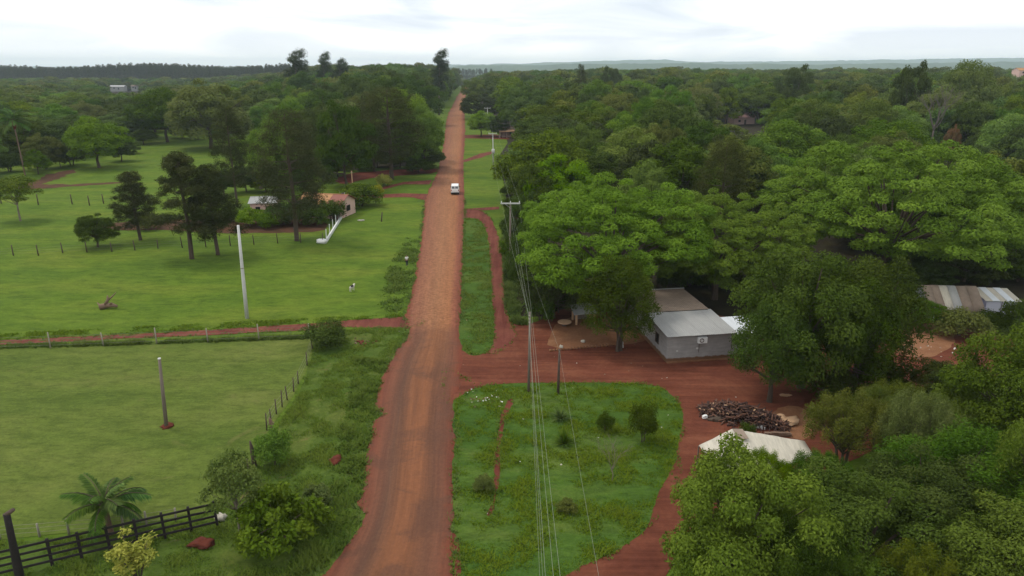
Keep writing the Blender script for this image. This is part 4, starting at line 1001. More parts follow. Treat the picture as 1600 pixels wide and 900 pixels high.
def gable_house(name, label, loc, rz, L, W, H, rise, wallm, roofm, roof2=None, over=0.35, split=None, tiles=10):
    """x along the ridge, gables at x=0 and x=L"""
    e = thing(name, label, 'house', loc, rz)
    mb = MB(); v = [(0, 0, 0), (L, 0, 0), (L, W, 0), (0, W, 0), (0, 0, H), (L, 0, H), (L, W, H), (0, W, H), (0, W/2, H+rise), (L, W/2, H+rise)]
    mb.add(v, [(0, 1, 5, 4), (2, 3, 7, 6), (3, 0, 4, 8, 7), (1, 2, 6, 9, 5)]); link('wall', mb.mesh('gable_wall'), wallm, e)
    sl = math.hypot(W/2, rise); k = over/sl
    for s in (0, 1):
        n = tiles
        for i in range(n):
            x0, x1 = -over+(L+2*over)*i/n, -over+(L+2*over)*(i+1)/n
            y0 = (-over if s == 0 else W+over); z0 = H-rise*over/(W/2)
            q = MB(); dz = 0.02*(i % 2)
            quad_prism(q, [(x0, y0, z0+.06+dz), (x1, y0, z0+.06+dz), (x1, W/2, H+rise+.06+dz), (x0, W/2, H+rise+.06+dz)], 0.05)
            link('roof_panel', q.mesh('roof_panel'), (roof2 if (roof2 and split and x0 > split) else roofm), e)
    link('ridge_cap', MB().box((L/2, W/2, H+rise+0.07), (L+2*over, 0.25, 0.08)).mesh('ridge_cap'), roofm, e)
    return e
def opening(e, name, c, size, m='darkgap'): return link(name, MB().box(c, size).mesh(name), M[m], e)

b = P(468, 339)
ph = gable_house('pink_house', 'pink rendered house with orange and dark red roof behind the tall pine', (b.x, b.y, 0), R(-14), 8.0, 6.0, 2.6, 1.2, M['pink'], M['orange'], M['redtile'], 0.4, 5.0, 12)
opening(ph, 'window', (5.0, -0.02, 1.5), (1.0, 0.06, 0.9)); opening(ph, 'door', (7.0, -0.02, 1.02), (0.9, 0.06, 2.0), 'postdark'); opening(ph, 'window', (2.0, -0.02, 1.5), (1.0, 0.06, 0.9))
opening(ph, 'window', (8.22, 3.0, 1.5), (0.06, 1.2, 1.0)); link('chimney', MB().box((2.5, 2.0, 3.9), (0.35, 0.35, 0.7)).mesh('chimney'), M['redtile'], ph)
b = P(398, 340)
ps = gable_house('pink_shed', 'small pink outbuilding with pale grey roof left of the tall pine', (b.x-.6, b.y, 0), R(8), 4.4, 4.4, 2.6, 0.7, M['pink'], M['greysheet'], None, 0.3, None, 5)
opening(ps, 'door', (3.1, -0.02, 1.0), (0.9, 0.06, 2.0), 'postdark'); opening(ps, 'window', (1.3, -0.02, 1.5), (0.8, 0.06, 0.8))
# tan porch house by the far road
b = P(778, 216)
tp_ = gable_house('porch_house', 'small house with tan porch roof beside the far right of the road', (b.x+1.5, b.y+4, 0), R(8), 7, 5, 2.6, 1.0, M['pink'], M['brownsheet'], None, 0.3, None, 7)
pr = MB(); quad_prism(pr, [(-1.4, -3.2, 2.3), (4.4, -3.2, 2.45), (4.4, -0.05, 2.95), (-1.4, -0.05, 2.95)], 0.08); link('porch_roof', pr.mesh('porch_roof'), M['sand'], tp_)
for x in (-1.2, 1.5, 4.2): link('porch_post', MB().box((x, -3.0, 1.13), (0.2, 0.2, 2.3)).mesh('porch_post'), M['pink'], tp_)
link('low_wall', MB().box((5.2, -2.4, 0.45), (1.6, 0.2, 0.9)).mesh('low_wall'), M['pink'], tp_); opening(tp_, 'door', (1.8, -0.02, 1.0), (0.9, 0.06, 2.0)); opening(tp_, 'window', (3.4, -0.02, 1.5), (1.0, 0.06, 0.9))
# red roofed house in the right wood with its water tank
b = P(1146, 195)
rh = gable_house('red_roof_house', 'red roofed house half hidden in the right forest', (b.x, b.y, zt(b.x, b.y)), R(14), 11, 8, 3.4, 2.4, M['pink'], M['pinktile'], None, 0.5, None, 10)
opening(rh, 'window', (3.0, -0.02, 1.6), (1.2, 0.06, 1.0)); opening(rh, 'door', (6.0, -0.02, 1.05), (1.0, 0.06, 2.1), 'postdark')
b = P(1133, 193)
wt = thing('water_tank', 'pale blue water tank on a stand left of red roofed house', 'tank', (b.x, b.y, zt(b.x, b.y)))
link('tank_body', MB().tube([(0, 0, 3.6), (0, 0, 4.9), (0, 0, 5.3), (0, 0, 5.4)], [0.8, 0.8, 0.55, 0.2], 14).mesh('tank_body', True), M['blue'], wt)
for sx in (-.55, .55):
    for sy in (-.55, .55): link('leg', MB().tube([(sx, sy, 0), (sx, sy, 3.5)], 0.07, 6).mesh('tank_leg'), M['polewood'], wt)
link('platform', MB().box((0, 0, 3.54), (1.6, 1.6, 0.1)).mesh('tank_platform'), M['polewood'], wt)
# far long building on the left horizon, orange roof at the right edge
for (x, y, Yd, L_, rm, wm, nm, lab) in [(172, 140, 880, 17, 'greysheet', 'greysheet', 'long_shed', 'long pale roofed building far away before the pine plantation'), (1592, 117, 560, 12, 'orange', 'pink', 'far_house', 'far house with orange roof at the right edge below the hills'),
                                        (205, 139, 900, 9, 'brownsheet', 'greysheet', 'far_house', 'small pale building right of the long pale roofed building')]:
    d = ray(x, y); X = d.x*Yd/d.y; zb = height_at(x, y, Yd)
    o_ = gable_house(nm, lab, (X, Yd, zb), R(4), L_, 8, 3.4, 1.8, M[wm], M[rm], None, 0.4, None, 4)
    opening(o_, 'door', (L_*0.6, -0.03, 1.1), (1.4, 0.08, 2.2)); opening(o_, 'window', (L_*0.3, -0.03, 1.8), (2.0, 0.08, 1.2)); opening(o_, 'plinth', (L_/2, 4, -6), (L_-.1, 7.9, 12), wm)
b = P(200, 214); mb = MB().box((0, 0, 0.9), (5, 3, 1.8)); quad_prism(mb, [(-2.8, -1.8, 1.9), (2.8, -1.8, 1.9), (2.8, 1.8, 2.5), (-2.8, 1.8, 2.5)], 0.08, 1)
sh_ = thing('white_shed', 'tiny white shed at the edge of the left wood', 'shed', (b.x, b.y, 0)); link('wall', MB().box((0, 0, 0.9), (5, 3, 1.8)).mesh('shed_wall'), M['white'], sh_)
q = MB(); quad_prism(q, [(-2.8, -1.8, 1.9), (2.8, -1.8, 1.9), (2.8, 1.8, 2.5), (-2.8, 1.8, 2.5)], 0.08); link('roof', q.mesh('shed_roof'), M['greysheet'], sh_)

# shack with striped tarpaulin roof
def shack():
    b = P(1452, 500)
    e = thing('shack', 'shack with brown and pale striped tarpaulin roof at the right', 'shack', (b.x, b.y, 0), R(-4))
    L = 5.2; prof = [(-0.25, 1.0), (0.5, 1.75), (1.4, 2.5), (2.1, 3.05), (2.35, 3.15), (3.2, 2.7), (4.6, 1.5)]
    cols = ['brownsheet', 'brownsheet', 'cream', 'greysheet', 'brownsheet', 'brownsheet']; edges = [-0.25, 0.7, 1.45, 2.35, 3.2, 4.3, 5.4]
    for i in range(6):
        mb = MB(); v = []; f = []; n = len(prof); lift = 0.02*(i % 2)
        for x in (edges[i]-.02, (edges[i]+edges[i+1])/2, edges[i+1]+.02):
            for (y, z) in prof: v.append((x, y, z+lift+0.05*noise.noise(Vector((x*1.3, y*1.1, 3)))))
        for c in range(2):
            for k in range(n-1): f.append((c*n+k, (c+1)*n+k, (c+1)*n+k+1, c*n+k+1))
        mb.add(v, f); o = link('tarpaulin_strip', mb.mesh('tarp_strip', True), M[cols[i]], e)
        sd = o.modifiers.new('thickness', 'SOLIDIFY'); sd.thickness = 0.03
    for x, nm in ((0.0, 'end_wall'), (5.1, 'end_wall')):
        v = [(x, y, z-0.08) for (y, z) in prof]+[(x, prof[-1][0], 0), (x, prof[0][0], 0)]; k = len(v); v += [(x+0.06, p[1], p[2]) for p in v]
        mb = MB(); mb.add(v, [tuple(range(k)), tuple(range(2*k-1, k-1, -1))]+[(i, i+k, (i+1) % k+k, (i+1) % k) for i in range(k)]); link(nm, mb.mesh('shack_end'), M['lilac'], e)
    link('front_wall', MB().box((2.55, 0.0, 0.5), (5.0, 0.08, 1.05)).mesh('shack_front'), M['lilac'], e)
    link('doorway', MB().box((0.8, -0.06, 0.5), (0.7, 0.06, 1.0)).mesh('shack_door'), M['darkgap'], e)
    for x in (0.2, 1.3, 2.6, 3.9, 5.0): link('post', MB().tube([(x, -0.1, 0), (x, -0.1, 1.2)], 0.05, 6).mesh('shack_post'), M['polewood'], e)
    b2 = P(1536, 494)
    s = thing('lilac_shed', 'lilac-white sheet shed joined to the right of the striped shack', 'shed', (b2.x, b2.y, 0), R(-6))
    link('wall', MB().box((1.65, 1.3, 0.85), (3.2, 2.6, 1.75)).mesh('lilac_wall'), M['lilac'], s)
    for i in range(5):
        q = MB(); x0, x1 = -0.2+0.74*i, -0.2+0.74*(i+1); dz = 0.03*(i % 2)
        quad_prism(q, [(x0, -0.2, 1.80+dz), (x1, -0.2, 1.80+dz), (x1+0.0, 2.9, 2.35+dz), (x0, 2.9, 2.35+dz)], 0.03); link('roof_sheet', q.mesh('lilac_roof'), M['palesheet'] if i % 2 else M['cream'], s)
    link('post', MB().tube([(1.6, -0.06, 0), (1.6, -0.06, 1.8)], 0.04, 6).mesh('lilac_post'), M['polewood'], s)
shack()

def canvas_roof():
    z1, z2 = 1.7, 2.7
    A, B, C_, D_ = P(1092, 696, z1), P(1144, 671, z2), P(1257, 689, z2-0.5), P(1272, 712, z1+0.2)
    E_, F_ = P(1107, 719, z1), P(1190, 742, z1)
    base = P(1175, 730)
    e = thing('canvas_shelter', 'cream canvas roof shelter beside the woodpile', 'shelter', (base.x, base.y, 0))
    def loc(p): return Vector(p)-Vector((base.x, base.y, 0))
    def patch(name, a, b_, c, d, mat, seed):
        n = 10; v = []; f = []
        for i in range(n+1):
            for j in range(n+1):
                s, t = i/n, j/n; p = loc(a).lerp(loc(b_), s).lerp(loc(d).lerp(loc(c), s), t)
                p.z += 0.09*noise.noise(Vector((p.x*1.2, p.y*1.2, seed)))-0.25*math.sin(math.pi*t)*math.sin(math.pi*s)*0.35; v.append(p)
        for i in range(n):
            for j in range(n): f.append((i*(n+1)+j, (i+1)*(n+1)+j, (i+1)*(n+1)+j+1, i*(n+1)+j+1))
        mb = MB(); mb.add(v, f); o = link(name, mb.mesh('canvas', True), M[mat], e); sd = o.modifiers.new('thickness', 'SOLIDIFY'); sd.thickness = 0.02; return o
    B2 = P(1160, 690, z2-0.15)
    patch('canvas_panel', A, B, B2, E_, 'cream', 1.0)
    patch('canvas_panel', B, C_, D_, F_, 'cream', 5.0)
    patch('canvas_panel', E_, B2, F_, P(1130, 745, z1-0.2), 'cream', 8.0)
    q = MB(); quad_prism(q, [loc(B)+Vector((0, 0, .06)), loc(B)+Vector((.7, .05, .02)), loc(B2)+Vector((.5, .3, .06)), loc(B2)+Vector((-.1, .2, .06))], 0.02); link('patch_sheet', q.mesh('brown_patch'), M['brownsheet'], e)
    for p in (A, B, C_, D_, E_, F_):
        l = loc(p); link('pole', MB().tube([(l.x, l.y, 0), (l.x, l.y, l.z-0.05)], 0.045, 6).mesh('shelter_pole'), M['polewood'], e)
canvas_roof()

# doghouse-like hut, low edging, ring, buckets on the yard
b = P(912, 503); e = thing('low_hut', 'low grey roofed hut at the back of the earth yard', 'hut', (b.x, b.y, 0), R(10))
q = MB(); quad_prism(q, [(-1.3, -0.9, 1.2), (1.2, -0.9, 1.25), (1.2, 1.0, 1.75), (-1.3, 1.0, 1.7)], 0.06); link('roof', q.mesh('hut_roof'), M['greysheet'], e)
for (x, y) in ((-1.0, -.7), (0.9, -.7), (-1, .8), (.9, .8)): link('post', MB().box((x, y, 0.58), (0.18, 0.18, 1.2)).mesh('hut_post'), M['sand'], e)
link('back_wall', MB().box((0, 0.85, 0.6), (1.7, 0.06, 1.2)).mesh('hut_back'), M['polewood'], e)
b = P(882, 509); e = thing('round_table', 'round pale wooden table top on the earth yard', 'table', (b.x, b.y, 0))
link('tabletop', MB().tube([(0, 0, 0.40), (0, 0, 0.46)], 0.72, 20).mesh('round_top'), M['sand'], e)
link('pedestal', MB().tube([(0, 0, -0.05), (0, 0, 0.4)], [0.3, 0.2], 10).mesh('pedestal'), M['postdark'], e)
a_, c2 = P(858, 549), P(968, 539); n_ = 22
e = thing('yard_edging', 'low stone edging along the front of the earth yard', 'edging', (a_.x, a_.y, 0))
for i in range(n_):
    p = a_.lerp(c2, (i+.5)/n_)-a_; link('stone', MB().lump((p.x, p.y, 0.08), (0.17, 0.13, 0.14), i).mesh('edging_stone', True), M['yard'], e)
def lumpthing(name, label, cat, px, size, mat, seed, group=None, sink=0.35):
    b = P(*px); o = link(name, MB().lump((0, 0, size[2]*(1-sink)), size, seed, 0, 0.5 if cat in ('mound', 'heap') else 0.35, 14, 9).mesh(name, True), M[mat]); o.location = (b.x, b.y, 0); return tag(o, label, cat, group)
lumpthing('plastic_bag', 'round white bag at the corner of the yard edging', 'bag', (877, 544), (0.20, 0.18, 0.18), 'cream', 3)
lumpthing('plastic_bag', 'white bag leaning against the trunk of the oval tree', 'bag', (971, 543), (0.18, 0.16, 0.42), 'white', 4)
lumpthing('plastic_bag', 'small white bag on the middle of the earth yard', 'bag', (911, 535), (0.22, 0.16, 0.16), 'cream', 5)
lumpthing('white_rock', 'white boulder at the lower end of the white low wall', 'rock', (503, 380), (0.75, 0.45, 0.42), 'white', 6)
lumpthing('white_rock', 'white stone at the end of the black fence', 'rock', (346, 812), (0.32, 0.25, 0.26), 'cream', 7)
lumpthing('white_rock', 'pale flat stone on grass left of the lone leaning post', 'rock', (564, 345), (0.6, 0.3, 0.12), 'rock', 8)
lumpthing('earth_mound', 'dark red earth mound on the grass below the black fence', 'mound', (315, 852), (0.60, 0.42, 0.26), 'redsoil', 29, sink=0.75)
lumpthing('earth_mound', 'small red earth mound around the foot of the wooden pole', 'mound', (261, 667), (0.42, 0.35, 0.16), 'redsoil', 10, sink=0.6)
lumpthing('earth_mound', 'red earth heap on the verge beside the road', 'mound', (524, 720), (0.34, 0.5, 0.2), 'redsoil', 11, sink=0.7)
lumpthing('sand_heap', 'orange sand heap right of the woodpile', 'heap', (1224, 659), (0.95, 0.62, 0.36), 'sand', 12, sink=0.75)
lumpthing('timber_block', 'pale timber block on the ground under the dark tree', 'block', (1227, 619), (0.45, 0.14, 0.12), 'sand', 13)
lumpthing('blue_barrel', 'pale blue barrel half hidden at lower right', 'barrel', (1487, 634), (0.55, 0.5, 0.4), 'blue', 14)
lumpthing('yellow_sack', 'yellowish sack beside the tilled bed under pasture pines', 'sack', (342, 358), (0.35, 0.3, 0.3), 'sand', 15)

# woodpile: the larger branches singly, the rest as one heap
M['firewood'] = plain('charred_branches', (0.060, 0.034, 0.028), 0.95, 0.3, 3.0)
M['split_wood'] = plain('split_wood', (0.15, 0.075, 0.05), 0.95, 0.3, 3.0)
def woodpile():
    c = P(1155, 655); e = thing('wood_pile', 'long heap of cut branches and logs beside the street', 'woodpile', (c.x, c.y, 0))
    rs = random.Random(4); heap = MB(); spots = []
    a, b_ = P(1095, 642)-c, P(1228, 668)-c
    for i in range(1100):
        t = rs.random(); p = a.lerp(b_, t); wd = 1.5*math.sin(math.pi*min(.97, max(.05, t)))**0.5; hh = 1.15*math.sin(math.pi*min(.95, max(.05, t)))**0.7
        s = rs.gauss(0, 0.5); p += Vector((0.15*s, s*wd, 0)); top = hh*max(0, 1-s*s*0.9)
        z = rs.uniform(0.2, 1.0)*top+0.06; an = rs.uniform(0, 6.28); el = rs.uniform(-0.5, 0.6); L_ = rs.uniform(0.3, 1.0); r = rs.uniform(0.025, 0.075)
        d = Vector((math.cos(an)*math.cos(el), math.sin(an)*math.cos(el), math.sin(el)))*L_/2
        q1, q2 = p+Vector((0, 0, z))-d, p+Vector((0, 0, z))+d; q1.z = max(q1.z, 0.03); q2.z = max(q2.z, 0.03)
        mid_ = (q1+q2)/2+Vector((rs.uniform(-.06, .06), rs.uniform(-.06, .06), 0.03)); mi = rs.choices((0, 1, 2), (12, 7, 1))[0]
        if i < 46:
            mb = MB(); mb.tube([q1, mid_, q2], [r*1.3, r*1.2, r], 6); link('branch', mb.mesh('branch', True), [M['firewood'], M['split_wood'], M['sand']][mi], e)
        else: heap.tube([q1, mid_, q2], [r, r, r*0.7], 5, mi)
    o = link('branch_heap', heap.mesh('branch_heap', True), [M['firewood'], M['split_wood'], M['sand']], e); o['kind'] = 'stuff'
    mound = MB().lump(((a.x+b_.x)/2, (a.y+b_.y)/2, 0.0), (2.6, 0.5, 0.36), 5, 0, 0.4, 14, 8); link('core', mound.mesh('pile_core', True), M['bark'], e)
woodpile()
for i, (x, y, rz_, l_, lab) in enumerate([(1186, 669, -0.6, 0.9, 'white plank leaning on the front of the woodpile'), (1215, 681, -0.1, 1.9, 'long brown plank lying behind the canvas roof'), (1212, 663, 0.3, .4, 'white block at the right end of the woodpile'), (1101, 654, .2, .35, 'pale block at the left end of the woodpile')]):
    b = P(x, y); mb = MB().box((0, 0, 0.14), (l_, 0.22, 0.2), rz_); mb.box((l_*.1, 0, 0.27), (l_*.7, 0.18, 0.05), rz_+0.05); o = link('plank', mb.mesh('plank'), M['deadwood' if 'brown' in lab else 'white']); o.location = (b.x, b.y, 0); tag(o, lab, 'plank')

# ================================================================== FENCES, POLES, WALLS
def rail_fence():
    A, B = P(-14, 906), P(340, 822); e = thing('rail_fence', 'black four-rail timber fence at the lower left', 'fence', (A.x, A.y, 0))
    d = B-A; L = d.length; u = d.normalized(); rz = math.atan2(u.y, u.x); n = 8
    pm = MB().box((0, 0, 0.82), (0.13, 0.13, 1.75)).mesh('rail_post'); pm.materials.append(M['black'])
    for i in range(n+1):
        o = link('post', pm, None, e); o.location = u*L*i/n; o.rotation_euler = (rnd.uniform(-.02, .02), rnd.uniform(-.02, .02), rz)
    rm_ = MB().box((L/n/2, -0.09, 0), (L/n+0.05, 0.045, 0.13)).mesh('rail'); rm_.materials.append(M['black'])
    for i in range(n):
        for k, z in enumerate((0.35, 0.76, 1.17, 1.58)):
            o = link('rail', rm_, None, e); o.location = u*L*i/n+Vector((0, 0, z)); o.rotation_euler = (0, rnd.uniform(-.008, .008), rz+rnd.uniform(-.004, .004))
rail_fence()
# charred leaning post, lower left
b = P(34, 918); e = thing('charred_post', 'thick charred leaning post with a stub arm at lower left edge', 'post', (b.x, b.y, 0)); hh = height_at(8, 803, b.y)
tpx = P(8, 805, hh).x-b.x
link('shaft', MB().tube([(0, 0, -.2), (tpx*.3, 0, hh*.3), (tpx*.72, 0, hh*.7), (tpx, 0, hh)], [0.22, 0.2, 0.16, 0.15], 10).mesh('charred_shaft', True), M['black'], e)
link('stub_arm', MB().tube([(tpx-.1, 0, hh-.1), (tpx+0.35, 0.05, hh+.22)], [0.13, 0.10], 8).mesh('stub_arm', True), M['postdark'], e)
def wire_fence(label, px, hts, mat, r=0.055, wires=(0.35, 0.7, 1.05), group=None, lean=0.05, wr=0.008, name='wire_fence'):
    pts = [P(*p) for p in px]; o0 = pts[0]; e = thing(name, label, 'fence', (o0.x, o0.y, 0), 0, group); tops = []
    for i, p in enumerate(pts):
        h = hts*rnd.uniform(0.85, 1.12); a, c = rnd.uniform(-lean, lean), rnd.uniform(-lean, lean); q = p-o0
        link('post', MB().tube([(q.x, q.y, -.1), (q.x+a*h*.5, q.y+c*h*.5, h*.5), (q.x+a*h, q.y+c*h, h)], [r*1.15, r, r*.9], 6).mesh('fence_post', True), M[mat], e); tops.append((q, a, c))
    for z in wires:
        if len(pts) > 1: link('wire', MB().tube([(q.x+a*z, q.y+c*z, z) for q, a, c in tops], wr, 4).mesh('fence_wire'), M['fencewire'], e)
wire_fence('pale post fence along the side track above the paddock', [(-30, 547), (79, 544), (162, 540.5), (245, 537), (325, 534.5), (405, 531), (484, 528)], 1.5, 'postgrey', 0.062, (0.3, 0.6, 0.9, 1.2), lean=0.04)
px_ = [(488, 545), (480, 571), (466, 600), (459, 612), (449, 625), (441, 636), (432, 647), (424, 661), (417, 672)]
wire_fence('thin stake fence along the right side of the paddock', px_, 1.35, 'postdark', 0.05)
wire_fence('low wire fence behind the palm along the paddock bottom', [(0, 842), (62, 838), (108, 834), (150, 831), (193, 826), (230, 822), (275, 815)], 0.95, 'postgrey', 0.06, (0.3, 0.6, 0.85))
wire_fence('row of dark posts across the far pasture in front of pines', [(-18, 402), (21, 399), (60, 399), (98, 395), (136, 394), (175, 393), (211, 391), (247, 388), (285, 387), (322, 386), (360, 384), (397, 382), (434, 380), (470, 379), (505, 380)], 1.5, 'postdark', 0.075)
wire_fence('short row of posts in the upper left pasture', [(2, 318), (60, 320), (113, 319), (140, 321), (162, 318), (200, 315)], 1.9, 'postdark', 0.10, (0.8,))
wire_fence('single leaning dark post alone on grass left of the road', [(596, 346)], 1.9, 'postdark', 0.12, (), lean=0.22, name='leaning_post')
# old charred stumps on the paddock fence line
for (x, y, h, lab) in [(397, 728, 1.9, 'tall charred stump on the paddock fence line'), (390, 738, 1.0, 'short charred stump beside the tall charred stump'), (424, 668, 0.8, 'weathered stump with red cap at the stake fence')]:
    b = P(x, y); mb = MB().tube([(0, 0, -.1), (0.03, 0, h*.3), (-.02, .03, h*.7), (-.06, 0, h)], [.20, .15, .13, .05], 8); mb.tube([(.05, 0, h*.2), (.22, .05, h*.5)], [.08, .03], 6)
    o = link('charred_stump', mb.mesh('stump', True), M['postdark' if h > .9 else 'deadwood']); o.location = (b.x, b.y, 0); tag(o, lab, 'stump')
# driftwood stump in the pasture
b = P(170, 482); e = thing('fallen_trunk', 'uprooted dead stump with raised limbs lying in the pasture', 'stump', (b.x, b.y, 0), 0.3)
link('trunk', MB().tube([(-.9, 0, .25), (-.2, .1, .35), (.4, 0, .35), (.9, -.1, .2)], [.34, .3, .26, .14], 8).mesh('dead_trunk', True), M['deadwood'], e)
for pts_, r in (([(-.3, 0, .4), (.05, .1, 1.0), (.1, .05, 1.5)], [.2, .15, .07]), ([(.05, .1, .95), (.5, .1, 1.3), (.95, .2, 1.75)], [.12, .09, .03]), ([(-.7, 0, .3), (-1.1, .3, .7)], [.16, .05]), ([(.2, 0, .4), (.5, -.4, .8)], [.14, .05])):
    link('limb', MB().tube(pts_, r, 7).mesh('dead_limb', True), M['deadwood'], e)
# white concrete pole and wooden pole in the paddock
b = P(386, 497); e = thing('concrete_pole', 'tall white concrete pole standing in the pasture', 'pole', (b.x, b.y, 0)); hh = height_at(372, 352, b.y); dx = P(372, 352, hh).x-b.x
link('shaft', MB().tube([(0, 0, -.3), (dx*.35, 0, hh*.35), (dx*.62, 0, hh*.62), (dx, 0, hh)], [.21, .185, .16, .125], 12).mesh('white_shaft', True), M['concrete'], e)
link('band', MB().tube([(dx*.55, 0, hh*.55-.05), (dx*.55, 0, hh*.55+.05)], .185, 12).mesh('pole_band'), M['postgrey'], e)
b = P(260, 668); e = thing('wooden_pole', 'grey-brown wooden pole standing alone in the paddock', 'pole', (b.x, b.y, 0)); hh = height_at(249, 561, b.y); dx = P(249, 561, hh).x-b.x
link('shaft', MB().tube([(0, 0, -.2), (dx*.5, 0, hh*.5), (dx, 0, hh)], [.15, .13, .10], 10).mesh('wooden_shaft', True), M['polewood'], e)
link('cap', MB().tube([(dx, 0, hh), (dx, 0, hh+.07)], .11, 10).mesh('pole_cap'), M['concrete'], e)

# power line
def power_pole(px, h, label, mat, arm=None, top_dx=0.0, r=0.13, transformer=False, rack=True):
    b = P(*px); e = thing('utility_pole', label, 'pole', (b.x, b.y, 0), 0, 'poles of the power line right of the road')
    link('shaft', MB().tube([(0, 0, -.3), (top_dx*.5, 0, h*.5), (top_dx, 0, h)], [r*1.2, r, r*.75], 10).mesh('utility_shaft', True), M[mat], e)
    if rack:
        for k in range(3):
            o = link('insulator', MB().tube([(top_dx-.05, -.14, h-.25-.28*k), (top_dx-.05, -.3, h-.25-.28*k)], .06, 8).mesh('insulator', True), M['postgrey'], e)
    if arm:
        link('crossarm', MB().box((top_dx, -.14, h-.12), (arm, .13, .15)).mesh('crossarm'), M['concrete'], e)
        for s in (-.46, 0, .46): link('insulator', MB().tube([(top_dx+s*arm, -.14, h-.04), (top_dx+s*arm, -.14, h+.16)], .05, 8).mesh('arm_insulator', True), M['white'], e)
        link('brace', MB().tube([(top_dx-.55*arm/2, -.16, h-.15), (top_dx, -.16, h-.75)], .025, 5).mesh('arm_brace'), M['chrome'], e)
    if transformer:
        link('transformer', MB().tube([(0, -.55, h*.42), (0, -.55, h*.42+.2), (0, -.55, h*.42+1.2)], [.3, .42, .42], 14).mesh('transformer', True), M['concrete'], e)
    return Vector((b.x+top_dx, b.y, h))
p1 = power_pole((826, 612), 7.0, 'weathered utility pole at the top edge of the lawn', 'polewood', None, 0.05, 0.10)
h2 = height_at(794, 316, P(797, 428).y)
p2 = power_pole((797, 428), h2, 'utility pole carrying the pale crossarm beside the wood', 'polewood', 2.45, 0.05, 0.13)
p3 = power_pole((771, 262), 9.0, 'grey utility pole with transformer beside the far road', 'concrete', 2.2, -.1, 0.15, True)
p4 = power_pole((762, 205), 9.5, 'farthest grey utility pole with crossarm beside the road', 'concrete', 2.6, 0, 0.15)
ps_ = power_pole((872, 614), 3.9, 'short dark service pole right of the lawn edge utility pole', 'postdark', None, .03, 0.10, rack=False)
def cable(pts, sag, label, r=0.0065):
    mb = MB(); full = []
    for a, c in zip(pts[:-1], pts[1:]):
        n = 14
        for i in range(n): t = i/n; q = a.lerp(c, t); q.z -= sag*4*t*(1-t); full.append(q)
    full.append(pts[-1]); mb.tube(full, r, 5); o = link('power_cable', mb.mesh('power_cable', True), M['wire']); tag(o, label, 'cable', 'cables of the power line')
p0 = Vector((1.55, 12.0, 7.6))
for i, (dx, z) in enumerate([(-.46*2.45, .16), (0, .16), (.46*2.45, .16)]):
    k = [-.30, .05, .34][i]
    cable([p4+Vector((dx, -.14, z)), p3+Vector((dx, -.14, z)), p2+Vector((dx, -.14, z)), p1+Vector((k*.35, -.3, -.02+.07*i)), p0+Vector((k, 0, .1*i))], 0.45, ['left overhead cable running from the pale crossarm over the lawn', 'middle overhead cable running from the pale crossarm over the lawn', 'right overhead cable running from the pale crossarm over the lawn'][i])
for i in range(2):
    cable([p2+Vector((-.05, -.3, -.9-.3*i)), p1+Vector((-.05, -.3, -.5-.28*i)), p0+Vector((-.42-.14*i, 0, -.5-.2*i))], 0.4, ['upper of the two lower cables passing the lawn edge utility pole', 'lower of the two lower cables passing the lawn edge utility pole'][i], 0.005)
cable([p2+Vector((.1, -.2, -1.1)), ps_+Vector((0, 0, -.1)), Vector((3.6, 12, 6.0))], 0.35, 'service cable from the crossarm pole past the short dark pole', 0.006)

# white low wall with slim posts, gate and washing by the pink house
wA, wB = P(511, 377), P(548, 318); e = thing('low_wall', 'white low wall with slim white posts beside the pink house', 'wall', (wA.x, wA.y, 0)); d = wB-wA; L = d.length; u = d.normalized(); rz = math.atan2(u.y, u.x)
link('wall_base', MB().box(u*L/2+Vector((0, 0, .22)), (L, .22, .5), rz).mesh('low_wall_base'), M['white'], e)
for i in range(9):
    q = u*L*(.03+.115*i)+Vector((-.24, .05, 0)); link('post', MB().tube([(q.x, q.y, 0), (q.x+.04, q.y, 1.7)], .075, 6).mesh('wall_post'), M['white'], e)
g0 = P(545, 322); e = thing('white_gate', 'white panel gate at the upper end of the white low wall', 'gate', (g0.x+.6, g0.y+1.5, 0), R(50))
for i in range(5): link('panel', MB().box((.45*i, 0, .95), (.32, .05, 1.7+.1*(i % 2))).mesh('gate_panel'), M['white'], e)
for z in (.4, 1.5): link('rail', MB().box((.9, .05, z), (2.2, .05, .09)).mesh('gate_rail'), M['white'], e)
g1 = P(537, 328); e = thing('clothes_line', 'red and purple cloths hanging by the end of the pink house', 'clothes line', (g1.x, g1.y+1.0, 0), R(-15))
for x in (-.9, 1.6): link('post', MB().tube([(x, 0, 0), (x, 0, 3.4)], .05, 6).mesh('line_post'), M['postgrey'], e)
link('line', MB().tube([(-.9, 0, 3.2), (.35, 0, 3.08), (1.6, 0, 3.2)], .012, 4).mesh('line'), M['wire'], e)
M['purple'] = plain('purple_cloth', (0.12, 0.05, 0.20), 0.8, 0.1, 3.0)
for (x, w_, h_, m_) in ((.9, .9, 1.5, 'redcloth'), (-.3, .6, 1.7, 'purple'), (.2, .3, 1.3, 'white')):
    v = []; f = []
    for i in range(7):
        for j in range(5): v.append((x+w_*(i/6-.5), .05*math.sin(i*1.9+j), 3.12-h_*j/4))
    for i in range(6):
        for j in range(4): f.append((i*5+j, i*5+j+1, (i+1)*5+j+1, (i+1)*5+j))
    mb = MB(); mb.add(v, f); o = link('cloth', mb.mesh('cloth', True), M[m_], e); sd = o.modifiers.new('t', 'SOLIDIFY'); sd.thickness = .02
b = P(544, 322); e = thing('house_mast', 'slim tan mast behind the red cloth at the pink house', 'mast', (b.x+.2, b.y+4, 0)); hh = 6.2
